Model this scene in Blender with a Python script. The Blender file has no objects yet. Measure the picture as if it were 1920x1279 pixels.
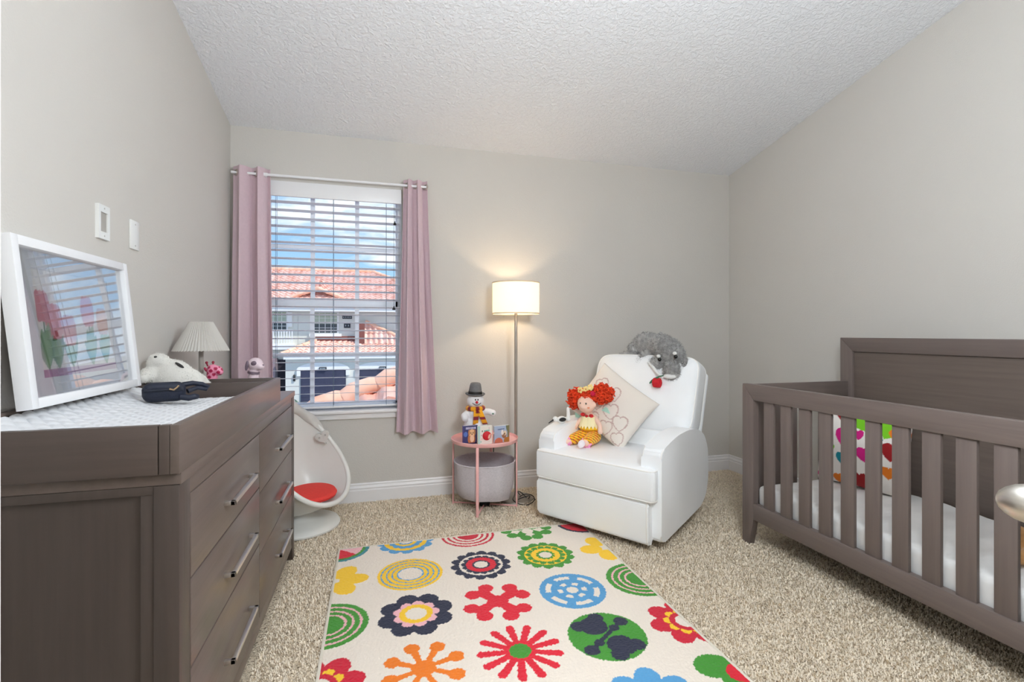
import bpy, bmesh, math, random
import numpy as np
from mathutils import Vector, Matrix, Euler, Quaternion
PI = math.pi
random.seed(7)
rng = np.random.default_rng(7)
SC = bpy.context.scene
COL = SC.collection

# ------------------------------------------------------------------ camera
cam = bpy.data.cameras.new('camera')
cam.sensor_width = 36.0
cam.lens = 17.25
cam.shift_y = -15.5 / 1920
cam.clip_start = 0.02
cam.clip_end = 300
camo = bpy.data.objects.new('camera', cam)
COL.objects.link(camo)
camo.location = (0, 0, 1.2)
camo.rotation_euler = (PI / 2, 0, -math.atan(256 / 920))
SC.camera = camo

# ------------------------------------------------------------------ exposure
SC.view_settings.view_transform = 'Standard'
SC.view_settings.look = 'None'
SC.view_settings.gamma = 1
SC.view_settings.use_curve_mapping = False
SC.view_settings.exposure = 0.31
SC.cycles.max_bounces = 10
SC.cycles.diffuse_bounces = 6
SC.cycles.use_denoising = True
SC.cycles.use_adaptive_sampling = True
SC.cycles.adaptive_threshold = .015
SC.cycles.sample_clamp_indirect = 6


def lin(c):
    return tuple(((v / 255) / 12.92 if v / 255 <= .04045 else ((v / 255 + .055) / 1.055) ** 2.4) for v in c)


# ------------------------------------------------------------------ world: blue sky with loose clouds
W = bpy.data.worlds.new('sky')
SC.world = W
W.use_nodes = True
nt = W.node_tree
nt.nodes.clear()
N = nt.nodes.new
L = nt.links.new
out = N('ShaderNodeOutputWorld')
bg = N('ShaderNodeBackground')
tc = N('ShaderNodeTexCoord')
sep = N('ShaderNodeSeparateXYZ')
L(tc.outputs['Generated'], sep.inputs[0])
mp = N('ShaderNodeMapping')
mp.inputs['Scale'].default_value = (3.2, 3.2, 9.0)
L(tc.outputs['Generated'], mp.inputs[0])
no = N('ShaderNodeTexNoise')
no.inputs['Scale'].default_value = 2.1
no.inputs['Detail'].default_value = 8
no.inputs['Roughness'].default_value = .55
no.inputs['Distortion'].default_value = .5
L(mp.outputs[0], no.inputs['Vector'])
cr = N('ShaderNodeValToRGB')
cr.color_ramp.elements[0].position = .44
cr.color_ramp.elements[1].position = .64
L(no.outputs['Fac'], cr.inputs[0])
hz = N('ShaderNodeMapRange')
hz.inputs['From Min'].default_value = 0.0
hz.inputs['From Max'].default_value = 0.5
L(sep.outputs['Z'], hz.inputs['Value'])
blue = N('ShaderNodeMixRGB')
blue.inputs[1].default_value = (*lin((176, 216, 246)), 1)
blue.inputs[2].default_value = (*lin((70, 150, 226)), 1)
L(hz.outputs[0], blue.inputs[0])
mx = N('ShaderNodeMixRGB')
mx.inputs[2].default_value = (.87, .93, 1.0, 1)
L(cr.outputs['Color'], mx.inputs[0])
L(blue.outputs[0], mx.inputs[1])
L(mx.outputs[0], bg.inputs['Color'])
bg.inputs['Strength'].default_value = 1.0
L(bg.outputs[0], out.inputs['Surface'])


def lamp(name, kind, loc, energy, col, rot=(0, 0, 0), **kw):
    d = bpy.data.lights.new(name, kind)
    d.energy = energy
    d.color = col
    for k, v in kw.items():
        setattr(d, k, v)
    o = bpy.data.objects.new(name, d)
    COL.objects.link(o)
    o.location = loc
    o.rotation_euler = rot
    return o


# sun on the street (the room itself is closed to it)
sun = lamp('sun', 'SUN', (5, -5, 20), 3.2, (1.0, .95, .88), angle=.009)
sun.rotation_euler = Vector((.55, -.38, .74)).to_track_quat('Z', 'Y').to_euler()
# added fill lamps without fixtures: two near the door, one in the hallway
lamp('fill_uplight', 'AREA', (.90, 0.48, 1.95), 7, (.87, .945, 1.0), rot=(PI, 0, 0), shape='DISK', size=1.0)
lamp('fill_light', 'POINT', (.88, 0.45, 1.84), 118, (.87, .945, 1.0), shadow_soft_size=.3)
lamp('hallway_fill', 'AREA', (.2, -.75, 2.42), 30, (.92, .97, 1.0), shape='SQUARE', size=.5)


# ------------------------------------------------------------------ materials
def newmat(name):
    m = bpy.data.materials.new(name)
    m.use_nodes = True
    t = m.node_tree
    return m, t, t.nodes['Principled BSDF']


def setp(b, **k):
    for a, v in k.items():
        a = a.replace('_', ' ')
        if a in b.inputs:
            b.inputs[a].default_value = v


def M(name, c, rough=.6, metal=0, var=.06, vs=12, bump=0, bs=80, sheen=0, stretch=None, alpha=None, spec=.5, det=4, coat=0, trans=0, sub=0):
    """procedural material: base colour broken up by noise, optional bump"""
    m, t, b = newmat(name)
    cl = lin(c)
    tcn = t.nodes.new('ShaderNodeTexCoord')
    mpn = t.nodes.new('ShaderNodeMapping')
    if stretch:
        mpn.inputs['Scale'].default_value = stretch
    t.links.new(tcn.outputs['Object'], mpn.inputs[0])
    n = t.nodes.new('ShaderNodeTexNoise')
    n.inputs['Scale'].default_value = vs
    n.inputs['Detail'].default_value = det
    t.links.new(mpn.outputs[0], n.inputs['Vector'])
    r = t.nodes.new('ShaderNodeValToRGB')
    r.color_ramp.elements[0].position = .3
    r.color_ramp.elements[1].position = .7
    r.color_ramp.elements[0].color = (*[max(0, v * (1 - var)) for v in cl], 1)
    r.color_ramp.elements[1].color = (*[min(1, v * (1 + var)) for v in cl], 1)
    t.links.new(n.outputs['Fac'], r.inputs[0])
    t.links.new(r.outputs[0], b.inputs['Base Color'])
    setp(b, Roughness=rough, Metallic=metal)
    b.inputs['Specular IOR Level'].default_value = spec
    if sheen:
        b.inputs['Sheen Weight'].default_value = sheen
    if coat:
        b.inputs['Coat Weight'].default_value = coat
    if bump:
        n2 = t.nodes.new('ShaderNodeTexNoise')
        n2.inputs['Scale'].default_value = bs
        n2.inputs['Detail'].default_value = 3
        t.links.new(mpn.outputs[0], n2.inputs['Vector'])
        bp = t.nodes.new('ShaderNodeBump')
        bp.inputs['Strength'].default_value = bump
        bp.inputs['Distance'].default_value = .01
        t.links.new(n2.outputs['Fac'], bp.inputs['Height'])
        t.links.new(bp.outputs[0], b.inputs['Normal'])
    return m


def Mvc(name, rough=.8, bump=.2, bs=300, sheen=.1):
    """colour from the mesh's woven / printed pattern attribute"""
    m, t, b = newmat(name)
    a = t.nodes.new('ShaderNodeVertexColor')
    a.layer_name = 'pattern'
    n = t.nodes.new('ShaderNodeTexNoise')
    n.inputs['Scale'].default_value = bs
    tcn = t.nodes.new('ShaderNodeTexCoord')
    t.links.new(tcn.outputs['Object'], n.inputs['Vector'])
    t.links.new(a.outputs['Color'], b.inputs['Base Color'])
    bp = t.nodes.new('ShaderNodeBump')
    bp.inputs['Strength'].default_value = bump
    bp.inputs['Distance'].default_value = .004
    t.links.new(n.outputs['Fac'], bp.inputs['Height'])
    t.links.new(bp.outputs[0], b.inputs['Normal'])
    setp(b, Roughness=rough)
    b.inputs['Sheen Weight'].default_value = sheen
    return m


def wood(name, c, axis, rough=.42, var=.09):
    s = [28, 28, 28]
    s['xyz'.index(axis)] = 1.4
    return M(name, c, rough, var=var, vs=2.2, stretch=tuple(s), bump=.04, bs=4, spec=.45, det=8)


def glassmat(name, ior=1.5, tint=(1, 1, 1)):
    m, t, b = newmat(name)
    t.nodes.remove(b)
    o = t.nodes['Material Output']
    tr = t.nodes.new('ShaderNodeBsdfTransparent')
    tr.inputs[0].default_value = (*tint, 1)
    gl = t.nodes.new('ShaderNodeBsdfGlossy')
    gl.inputs['Roughness'].default_value = 0.0
    lw = t.nodes.new('ShaderNodeLayerWeight')
    lw.inputs['Blend'].default_value = .5
    pw = t.nodes.new('ShaderNodeMath')
    pw.operation = 'POWER'
    pw.inputs[1].default_value = 5
    t.links.new(lw.outputs['Facing'], pw.inputs[0])
    r0 = ((ior - 1) / (ior + 1)) ** 2
    fr = t.nodes.new('ShaderNodeMapRange')
    fr.inputs['To Min'].default_value = r0
    fr.inputs['To Max'].default_value = 1
    t.links.new(pw.outputs[0], fr.inputs['Value'])
    mx = t.nodes.new('ShaderNodeMixShader')
    t.links.new(fr.outputs[0], mx.inputs[0])
    t.links.new(tr.outputs[0], mx.inputs[1])
    t.links.new(gl.outputs[0], mx.inputs[2])
    t.links.new(mx.outputs[0], o.inputs['Surface'])
    return m


def shademat(name, c, emit=0, tl=.5, ecol=(1, .9, .75)):
    m, t, b = newmat(name)
    t.nodes.remove(b)
    o = t.nodes['Material Output']
    d = t.nodes.new('ShaderNodeBsdfDiffuse')
    tr = t.nodes.new('ShaderNodeBsdfTranslucent')
    n = t.nodes.new('ShaderNodeTexNoise')
    n.inputs['Scale'].default_value = 60
    r = t.nodes.new('ShaderNodeValToRGB')
    cl = lin(c)
    r.color_ramp.elements[0].color = (*[v * .94 for v in cl], 1)
    r.color_ramp.elements[1].color = (*cl, 1)
    t.links.new(n.outputs['Fac'], r.inputs[0])
    t.links.new(r.outputs[0], d.inputs[0])
    t.links.new(r.outputs[0], tr.inputs[0])
    mx = t.nodes.new('ShaderNodeMixShader')
    mx.inputs[0].default_value = tl
    t.links.new(d.outputs[0], mx.inputs[1])
    t.links.new(tr.outputs[0], mx.inputs[2])
    last = mx
    if emit:
        e = t.nodes.new('ShaderNodeEmission')
        e.inputs[0].default_value = (*ecol, 1)
        e.inputs[1].default_value = emit
        ad = t.nodes.new('ShaderNodeAddShader')
        t.links.new(mx.outputs[0], ad.inputs[0])
        t.links.new(e.outputs[0], ad.inputs[1])
        last = ad
    t.links.new(last.outputs[0], o.inputs['Surface'])
    return m


def wallmat(name, c, bs=150, st=.12, var=.015):
    return M(name, c, .85, var=var, vs=1.5, bump=st, bs=bs, spec=.2)


def ceilmat():
    m, t, b = newmat('ceiling_knockdown')
    setp(b, Roughness=.95)
    b.inputs['Specular IOR Level'].default_value = .1
    tcn = t.nodes.new('ShaderNodeTexCoord')
    n = t.nodes.new('ShaderNodeTexNoise')
    n.inputs['Scale'].default_value = 52
    n.inputs['Detail'].default_value = 3
    n.inputs['Distortion'].default_value = .6
    t.links.new(tcn.outputs['Object'], n.inputs['Vector'])
    r = t.nodes.new('ShaderNodeValToRGB')
    r.color_ramp.elements[0].position = .42
    r.color_ramp.elements[1].position = .60
    t.links.new(n.outputs['Fac'], r.inputs[0])
    bp = t.nodes.new('ShaderNodeBump')
    bp.inputs['Strength'].default_value = .5
    bp.inputs['Distance'].default_value = .007
    t.links.new(r.outputs[0], bp.inputs['Height'])
    t.links.new(bp.outputs[0], b.inputs['Normal'])
    b.inputs['Base Color'].default_value = (*lin((236, 238, 242)), 1)
    return m


def carpetmat():
    m, t, b = newmat('shag_carpet')
    setp(b, Roughness=1.0)
    b.inputs['Specular IOR Level'].default_value = .05
    tcn = t.nodes.new('ShaderNodeTexCoord')
    n = t.nodes.new('ShaderNodeTexNoise')
    n.inputs['Scale'].default_value = 120
    n.inputs['Detail'].default_value = 3
    n.inputs['Roughness'].default_value = .6
    n.inputs['Distortion'].default_value = .8
    t.links.new(tcn.outputs['Object'], n.inputs['Vector'])
    n2 = t.nodes.new('ShaderNodeTexNoise')
    n2.inputs['Scale'].default_value = 7
    n2.inputs['Detail'].default_value = 4
    t.links.new(tcn.outputs['Object'], n2.inputs['Vector'])
    r = t.nodes.new('ShaderNodeValToRGB')
    e = r.color_ramp.elements
    e[0].position = .34
    e[0].color = (*lin((128, 112, 92)), 1)
    e[1].position = .62
    e[1].color = (*lin((252, 238, 214)), 1)
    k = e.new(.47)
    k.color = (*lin((228, 211, 186)), 1)
    t.links.new(n.outputs['Fac'], r.inputs[0])
    r2 = t.nodes.new('ShaderNodeValToRGB')
    r2.color_ramp.elements[0].position = .3
    r2.color_ramp.elements[0].color = (.82, .82, .82, 1)
    r2.color_ramp.elements[1].position = .7
    t.links.new(n2.outputs['Fac'], r2.inputs[0])
    mu = t.nodes.new('ShaderNodeMixRGB')
    mu.blend_type = 'MULTIPLY'
    mu.inputs[0].default_value = 1
    t.links.new(r.outputs[0], mu.inputs[1])
    t.links.new(r2.outputs[0], mu.inputs[2])
    t.links.new(mu.outputs[0], b.inputs['Base Color'])
    bp = t.nodes.new('ShaderNodeBump')
    bp.inputs['Strength'].default_value = .9
    bp.inputs['Distance'].default_value = .012
    t.links.new(n.outputs['Fac'], bp.inputs['Height'])
    t.links.new(bp.outputs[0], b.inputs['Normal'])
    return m


WALL = wallmat('wall_paint', (207, 203, 197))
CEIL = ceilmat()
CARPET = carpetmat()
TRIM = M('trim_paint', (236, 235, 236), .4, var=.01)
WHITE = M('white_paint', (238, 238, 240), .35, var=.01)
VINYL = M('window_vinyl', (236, 239, 245), .4, var=.01)
WOODX = wood('stained_wood_x', (112, 100, 95), 'x')
WOODY = wood('stained_wood_y', (112, 100, 95), 'y')
WOODZ = wood('stained_wood_z', (112, 100, 95), 'z')
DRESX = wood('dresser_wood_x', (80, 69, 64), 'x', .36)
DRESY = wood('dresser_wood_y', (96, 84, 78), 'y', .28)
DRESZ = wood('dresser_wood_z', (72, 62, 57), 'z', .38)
DARKIN = M('dark_interior', (58, 52, 50), .7)
NICKEL = M('brushed_nickel', (205, 200, 192), .32, 1, var=.08, vs=3, stretch=(1, 1, 60))
CHROME = M('satin_chrome', (240, 236, 232), .34, 1, var=.03)
BLACK = M('black_plastic', (28, 28, 30), .5)
PINKMET = M('pink_powder_coat', (244, 186, 184), .45, var=.03)
PLASTIC = M('white_plastic', (236, 236, 233), .25, var=.01)
LEATHER = M('white_upholstery', (247, 249, 251), .55, var=.02, vs=5, bump=.05, bs=240)
PIPING = M('white_piping', (246, 245, 242), .5, var=.01)
CURTAIN = M('mauve_curtain', (206, 182, 190), .9, var=.03, vs=60, bump=.05, bs=500, sheen=.2)
CURTAIN_B = M('curtain_lining', (226, 220, 224), .9, var=.02)
QUILT = None


# ------------------------------------------------------------------ mesh helpers
def B():
    return bmesh.new()


def _xf(vs, mat):
    if mat is not None:
        for v in vs:
            v.co = mat @ v.co


def box(bm, x0, x1, y0, y1, z0, z1, bev=0, seg=2, mat=None):
    c = [(x0, y0, z0), (x1, y0, z0), (x1, y1, z0), (x0, y1, z0), (x0, y0, z1), (x1, y0, z1), (x1, y1, z1), (x0, y1, z1)]
    v = [bm.verts.new(p) for p in c]
    f = [bm.faces.new([v[i] for i in q]) for q in ((0, 3, 2, 1), (4, 5, 6, 7), (0, 1, 5, 4), (1, 2, 6, 5), (2, 3, 7, 6), (3, 0, 4, 7))]
    if bev:
        es = list({e for q in f for e in q.edges})
        r = bmesh.ops.bevel(bm, geom=es, offset=bev, segments=seg, profile=.5, affect='EDGES')
        v = list({w for q in r['faces'] for w in q.verts} | {w for w in v if w.is_valid})
    _xf(v, mat)
    return v


def frame_of(d):
    d = Vector(d).normalized()
    a = Vector((0, 0, 1)) if abs(d.z) < .9 else Vector((1, 0, 0))
    u = d.cross(a).normalized()
    return u, d.cross(u).normalized()


def tube(bm, pts, r, n=8, closed=False, cap=True):
    pts = [Vector(p) for p in pts]
    k = len(pts)
    rs = r if isinstance(r, (list, tuple)) else [r] * k
    rings = []
    u0 = None
    for i, p in enumerate(pts):
        if closed:
            d = pts[(i + 1) % k] - pts[i - 1]
        else:
            d = pts[min(i + 1, k - 1)] - pts[max(i - 1, 0)]
        if d.length < 1e-9:
            d = Vector((0, 0, 1))
        d.normalize()
        if u0 is None:
            u, w = frame_of(d)
        else:
            u = (u0 - d * u0.dot(d))
            if u.length < 1e-6:
                u, _ = frame_of(d)
            u.normalize()
            w = d.cross(u)
        u0 = u
        rings.append([bm.verts.new(p + (u * math.cos(2 * PI * j / n) + w * math.sin(2 * PI * j / n)) * rs[i]) for j in range(n)])
    m = k if closed else k - 1
    for i in range(m):
        a, b = rings[i], rings[(i + 1) % k]
        for j in range(n):
            bm.faces.new((a[j], a[(j + 1) % n], b[(j + 1) % n], b[j]))
    if cap and not closed:
        bm.faces.new(list(reversed(rings[0])))
        bm.faces.new(rings[-1])


def cyl(bm, p0, p1, r0, r1=None, n=24):
    tube(bm, [p0, p1], [r0, r0 if r1 is None else r1], n)


def lathe(bm, prof, c=(0, 0, 0), n=32, rot=None, closed=False):
    rings = []
    start = len(bm.verts)
    allv = []
    for r, z in prof:
        if r < 1e-6:
            v = bm.verts.new((0, 0, z))
            rings.append([v])
            allv.append(v)
        else:
            q = [bm.verts.new((r * math.cos(2 * PI * j / n), r * math.sin(2 * PI * j / n), z)) for j in range(n)]
            rings.append(q)
            allv += q
    pairs = list(zip(rings, rings[1:]))
    if closed:
        pairs.append((rings[-1], rings[0]))
    for a, b in pairs:
        for j in range(n):
            q = [a[j % len(a)], a[(j + 1) % len(a)], b[(j + 1) % len(b)], b[j % len(b)]]
            s = []
            for v in q:
                if v not in s:
                    s.append(v)
            if len(s) > 2:
                bm.faces.new(s)
    mt = Matrix.Translation(c) @ (rot.to_matrix().to_4x4() if rot else Matrix())
    _xf(allv, mt)
    return allv


def ell(bm, c, r, rot=None, n=20):
    if not isinstance(r, (tuple, list)):
        r = (r, r, r)
    m = n // 2
    prof = [(math.sin(PI * i / m), -math.cos(PI * i / m)) for i in range(m + 1)]
    vs = lathe(bm, prof, n=n)
    mt = Matrix.Translation(c) @ (Euler(rot).to_matrix().to_4x4() if rot else Matrix()) @ Matrix.Diagonal((*r, 1))
    _xf(vs, mt)
    return vs


def prism(bm, pts, d0, d1, plane='xz', bev=0, seg=2, mat=None):
    """extrude a 2D polygon; plane 'xz' extrudes along y, 'yz' along x, 'xy' along z"""
    def P(a, b, d):
        return {'xz': (a, d, b), 'yz': (d, a, b), 'xy': (a, b, d)}[plane]
    v0 = [bm.verts.new(P(a, b, d0)) for a, b in pts]
    v1 = [bm.verts.new(P(a, b, d1)) for a, b in pts]
    fs = [bm.faces.new(v0), bm.faces.new(list(reversed(v1)))]
    n = len(pts)
    for i in range(n):
        fs.append(bm.faces.new((v0[i], v1[i], v1[(i + 1) % n], v0[(i + 1) % n])))
    vs = v0 + v1
    if bev:
        es = list({e for f in fs for e in f.edges})
        r = bmesh.ops.bevel(bm, geom=es, offset=bev, segments=seg, profile=.5, affect='EDGES')
        vs = list({w for q in r['faces'] for w in q.verts} | {w for w in vs if w.is_valid})
    _xf(vs, mat)
    return vs


def rounded(pts, r, k=5):
    """round the corners of a 2D polygon"""
    o = []
    n = len(pts)
    for i in range(n):
        p = Vector(pts[i])
        a = (Vector(pts[i - 1]) - p)
        b = (Vector(pts[(i + 1) % n]) - p)
        rr = min(r, a.length * .45, b.length * .45)
        p0 = p + a.normalized() * rr
        p1 = p + b.normalized() * rr
        for j in range(k + 1):
            t = j / k
            o.append(tuple(p0 * (1 - t) ** 2 + p * 2 * t * (1 - t) + p1 * t * t))
    return o


def grid(bm, f, nu, nv, closed_u=False):
    vs = [[bm.verts.new(f(i / nu, j / nv)) for j in range(nv + 1)] for i in range(nu if closed_u else nu + 1)]
    for i in range(nu):
        for j in range(nv):
            a = vs[i]
            b = vs[(i + 1) % len(vs)]
            bm.faces.new((a[j], b[j], b[j + 1], a[j + 1]))
    return vs


def finish(me, ang=40):
    for p in me.polygons:
        p.use_smooth = True
    try:
        me.set_sharp_from_angle(angle=math.radians(ang))
    except Exception:
        pass


def obj(name, bm, mat, parent=None, loc=None, rot=None, ang=40, kind=None, label=None):
    bmesh.ops.recalc_face_normals(bm, faces=bm.faces)
    me = bpy.data.meshes.new(name)
    bm.to_mesh(me)
    bm.free()
    finish(me, ang)
    for m in (mat if isinstance(mat, (list, tuple)) else [mat]):
        me.materials.append(m)
    o = bpy.data.objects.new(name, me)
    COL.objects.link(o)
    if parent:
        o.parent = parent
    if loc:
        o.location = loc
    if rot:
        o.rotation_euler = rot
    if kind:
        o['kind'] = kind
    if label:
        o['label'] = label
    return o


def struct(name, bm, mat, parent=None, **k):
    return obj(name, bm, mat, parent, kind=None if parent else 'structure', **k)


def thing(name, label, cat, loc=(0, 0, 0), rz=0, group=None, rot=None):
    o = bpy.data.objects.new(name, None)
    COL.objects.link(o)
    o.empty_display_size = .05
    o.location = loc
    o.rotation_euler = rot if rot else (0, 0, rz)
    return tag(o, label, cat, group)


def tag(o, label, cat, group=None):
    o['label'] = label
    o['category'] = cat
    if group:
        o['group'] = group
    return o


def dup(root, group=None):
    r = root.copy()
    COL.objects.link(r)
    for ch in list(root.children):
        c = ch.copy()
        COL.objects.link(c)
        c.parent = r
        for g in list(ch.children):
            d = g.copy()
            COL.objects.link(d)
            d.parent = c
    return r


def baked(o, mods):
    """apply modifiers through the depsgraph and keep the plain mesh"""
    for kind, kw in mods:
        m = o.modifiers.new(kind, kind)
        for k, v in kw.items():
            setattr(m, k, v)
    dg = bpy.context.evaluated_depsgraph_get()
    dg.update()
    me = bpy.data.meshes.new_from_object(o.evaluated_get(dg))
    o.modifiers.clear()
    o.data = me
    finish(me, 60)
    return o


def blob(name, parts, mat, parent=None, voxel=.005, smooth=4, **k):
    """one continuous soft body grown from overlapping ellipsoids and tapered limbs"""
    bm = B()
    for p in parts:
        if p[0] == 'e':
            ell(bm, p[1], p[2], p[3] if len(p) > 3 else None, 20)
        else:
            pts = [Vector(q) for q in p[1]]
            rs = p[2]
            for i in range(len(pts) - 1):
                n = max(2, int((pts[i + 1] - pts[i]).length / (min(rs[i], rs[i + 1]) * .5)))
                for j in range(n + 1):
                    t = j / n
                    ell(bm, pts[i].lerp(pts[i + 1], t), rs[i] * (1 - t) + rs[i + 1] * t, None, 12)
    o = obj(name, bm, mat, parent, **k)
    baked(o, [('REMESH', dict(mode='VOXEL', voxel_size=voxel)), ('SMOOTH', dict(factor=.6, iterations=smooth))])
    return o


def fur(name, src, mat, parent, count, length, width, droop=.3, seed=1):
    """short pile on the surface of a plush: little tufts rooted in its skin"""
    r = np.random.default_rng(seed)
    me = src.data
    me.calc_loop_triangles()
    tri = np.array([t.vertices[:] for t in me.loop_triangles])
    co = np.array([v.co[:] for v in me.vertices])
    a, b, c = co[tri[:, 0]], co[tri[:, 1]], co[tri[:, 2]]
    nr = np.cross(b - a, c - a)
    ar = np.linalg.norm(nr, axis=1)
    nr = nr / np.maximum(ar[:, None], 1e-12)
    pick = r.choice(len(tri), count, p=ar / ar.sum())
    w = r.random((count, 2))
    s = np.sqrt(w[:, :1])
    p = a[pick] * (1 - s) + b[pick] * (s * (1 - w[:, 1:])) + c[pick] * (s * w[:, 1:])
    n = nr[pick]
    d = n + r.normal(0, .55, (count, 3))
    d[:, 2] -= droop
    d /= np.linalg.norm(d, axis=1)[:, None]
    t = np.cross(d, r.normal(0, 1, (count, 3)))
    t /= np.linalg.norm(t, axis=1)[:, None]
    ln = length * (.6 + .8 * r.random((count, 1)))
    V = np.concatenate([p - n * .001 - t * width, p - n * .001 + t * width, p + d * ln])
    k = np.arange(count)
    F = np.stack([k, k + count, k + 2 * count], 1)
    m = bpy.data.meshes.new(name)
    m.from_pydata(V.tolist(), [], F.tolist())
    m.materials.append(mat)
    o = bpy.data.objects.new(name, m)
    COL.objects.link(o)
    o.parent = parent
    return o


def pattern(o, fn):
    """write the printed pattern of a part: fn(N,3 local coords) -> N,3 linear colours"""
    me = o.data
    n = len(me.vertices)
    co = np.empty(n * 3, dtype=np.float32)
    me.vertices.foreach_get('co', co)
    c = fn(co.reshape(-1, 3))
    at = me.color_attributes.new('pattern', 'FLOAT_COLOR', 'POINT')
    rgba = np.ones((n, 4), dtype=np.float32)
    rgba[:, :3] = c
    at.data.foreach_set('color', rgba.ravel())


def cushion(bm, w, h, t, n=40, pinch=.06):
    """soft square cushion in local xz, thickness along y"""
    def f(sgn):
        def g(u, v):
            x, z = u * 2 - 1, v * 2 - 1
            k = (max(0, (1 - x * x)) * max(0, (1 - z * z))) ** .38
            e = 1 - pinch * (1 - x * x) * abs(z) ** 3
            e2 = 1 - pinch * (1 - z * z) * abs(x) ** 3
            return (x * e2 * w / 2, sgn * k * t / 2, z * e * h / 2)
        return g
    grid(bm, f(1), n, n)
    grid(bm, f(-1), n, n)
    bmesh.ops.remove_doubles(bm, verts=bm.verts, dist=1e-5)


def heart2(x, y):
    """signed inside test of a heart of half-width about 1 (negative inside)"""
    x = np.abs(x) * 1.15
    y = y * 1.1 + .1
    return (x * x + (1.15 * y - .62 * np.sqrt(x + 1e-9)) ** 2) - 1.0


# ================================================================== the room
LX, RX, FY, BY = -.929, 2.994, 3.643, .25
def ceil_z(y):
    return 2.58 + .208 * (FY - y)


bm = B()
box(bm, LX - .14, RX + .14, -1.7, FY + .16, -.1, 0)
struct('floor', bm, CARPET)
floor_o = bpy.data.objects['floor']
r_ = np.random.default_rng(11)
nt_ = 260000
P_ = np.stack([r_.uniform(-.42, RX - .02, nt_), r_.uniform(.55, FY - .02, nt_), np.zeros(nt_)], 1)
P_ = P_[~((P_[:, 0] > -.19) & (P_[:, 0] < 1.234) & (P_[:, 1] > 1.0) & (P_[:, 1] < 2.848))]
nt_ = len(P_)
an_ = r_.uniform(0, 2 * PI, nt_)
le_ = r_.uniform(.003, .009, nt_)
hgt = r_.uniform(.005, .013, nt_)
D_ = np.stack([np.cos(an_) * le_, np.sin(an_) * le_, hgt], 1)
S_ = np.stack([-np.sin(an_), np.cos(an_), np.zeros(nt_)], 1) * r_.uniform(.0016, .0028, (nt_, 1))
vv_ = np.stack([P_ - S_ - [0, 0, .001], P_ + S_ - [0, 0, .001], P_ + D_ * .6 + S_ * .8 + [0, 0, .002], P_ + D_ * [1.1, 1.1, .9], P_ + D_ * .6 - S_ * .8 + [0, 0, .002]], 1).reshape(-1, 3)
b_ = np.arange(nt_)[:, None] * 5
fc_ = np.concatenate([b_ + [[0, 1, 2]], b_ + [[0, 2, 4]], b_ + [[4, 2, 3]]], 1).reshape(-1, 3)
me = bpy.data.meshes.new('carpet_pile')
me.vertices.add(len(vv_))
me.vertices.foreach_set('co', vv_.astype(np.float32).ravel())
me.loops.add(fc_.size)
me.loops.foreach_set('vertex_index', fc_.ravel().astype(np.int32))
me.polygons.add(len(fc_))
me.polygons.foreach_set('loop_start', (np.arange(len(fc_)) * 3).astype(np.int32))
me.update(calc_edges=True)
me.materials.append(M('carpet_yarn', (240, 226, 207), 1, var=.18, vs=70, spec=.05))
pile_o = bpy.data.objects.new('carpet_pile', me)
COL.objects.link(pile_o)
pile_o.parent = floor_o
pile_o['kind'] = 'stuff'
bm = B()
prism(bm, [(BY - .15, ceil_z(BY - .15)), (FY + .16, ceil_z(FY + .16)), (FY + .16, ceil_z(FY + .16) + .12), (BY - .15, ceil_z(BY - .15) + .12)], LX - .14, RX + .14, 'yz')
struct('ceiling', bm, CEIL)
side = [(BY - .15, -.1), (FY + .16, -.1), (FY + .16, ceil_z(FY + .16) + .02), (BY - .15, ceil_z(BY - .15) + .02)]
bm = B()
prism(bm, side, LX - .14, LX, 'yz')
struct('wall_left', bm, WALL)
bm = B()
prism(bm, side, RX, RX + .14, 'yz')
struct('wall_right', bm, WALL)
# far wall with the window opening
WX0, WX1, WZ0, WZ1 = -.745, .185, .655, 2.235
bm = B()
zt = ceil_z(FY) + .02
box(bm, LX, WX0, FY, FY + .16, 0, zt)
box(bm, WX1, RX, FY, FY + .16, 0, zt)
box(bm, WX0, WX1, FY, FY + .16, 0, WZ0)
box(bm, WX0, WX1, FY, FY + .16, WZ1, zt)
bmesh.ops.remove_doubles(bm, verts=bm.verts, dist=1e-5)
struct('wall_far', bm, WALL)
# back wall with the doorway the picture was taken from
DX0, DX1 = -.1672, .56
bm = B()
zt = ceil_z(BY) + .05
box(bm, LX, DX0, BY - .15, BY, 0, zt)
box(bm, DX1, RX, BY - .15, BY, 0, zt)
box(bm, DX0, DX1, BY - .15, BY, 2.06, zt)
struct('wall_back', bm, WALL)
bm = B()
box(bm, DX0 - .07, DX0 + .003, BY, BY + .012, 0, 2.12)
box(bm, DX0, DX0 + .012, BY - .15, BY + .012, 0, 2.06)
box(bm, DX1 - .012, DX1, BY - .15, BY, 0, 2.06)
box(bm, DX0, DX1, BY - .15, BY, 2.05, 2.06)
struct('trim_1', bm, TRIM)
# hallway behind the doorway
bm = B()
box(bm, -.95, -.85, -1.7, BY - .15, 0, 2.5)
box(bm, 1.25, 1.35, -1.7, BY - .15, 0, 2.5)
box(bm, -.95, 1.35, -1.8, -1.7, 0, 2.5)
box(bm, -.95, 1.35, -1.8, BY - .15, 2.5, 2.6)
struct('wall_hallway', bm, WALL)


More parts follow.
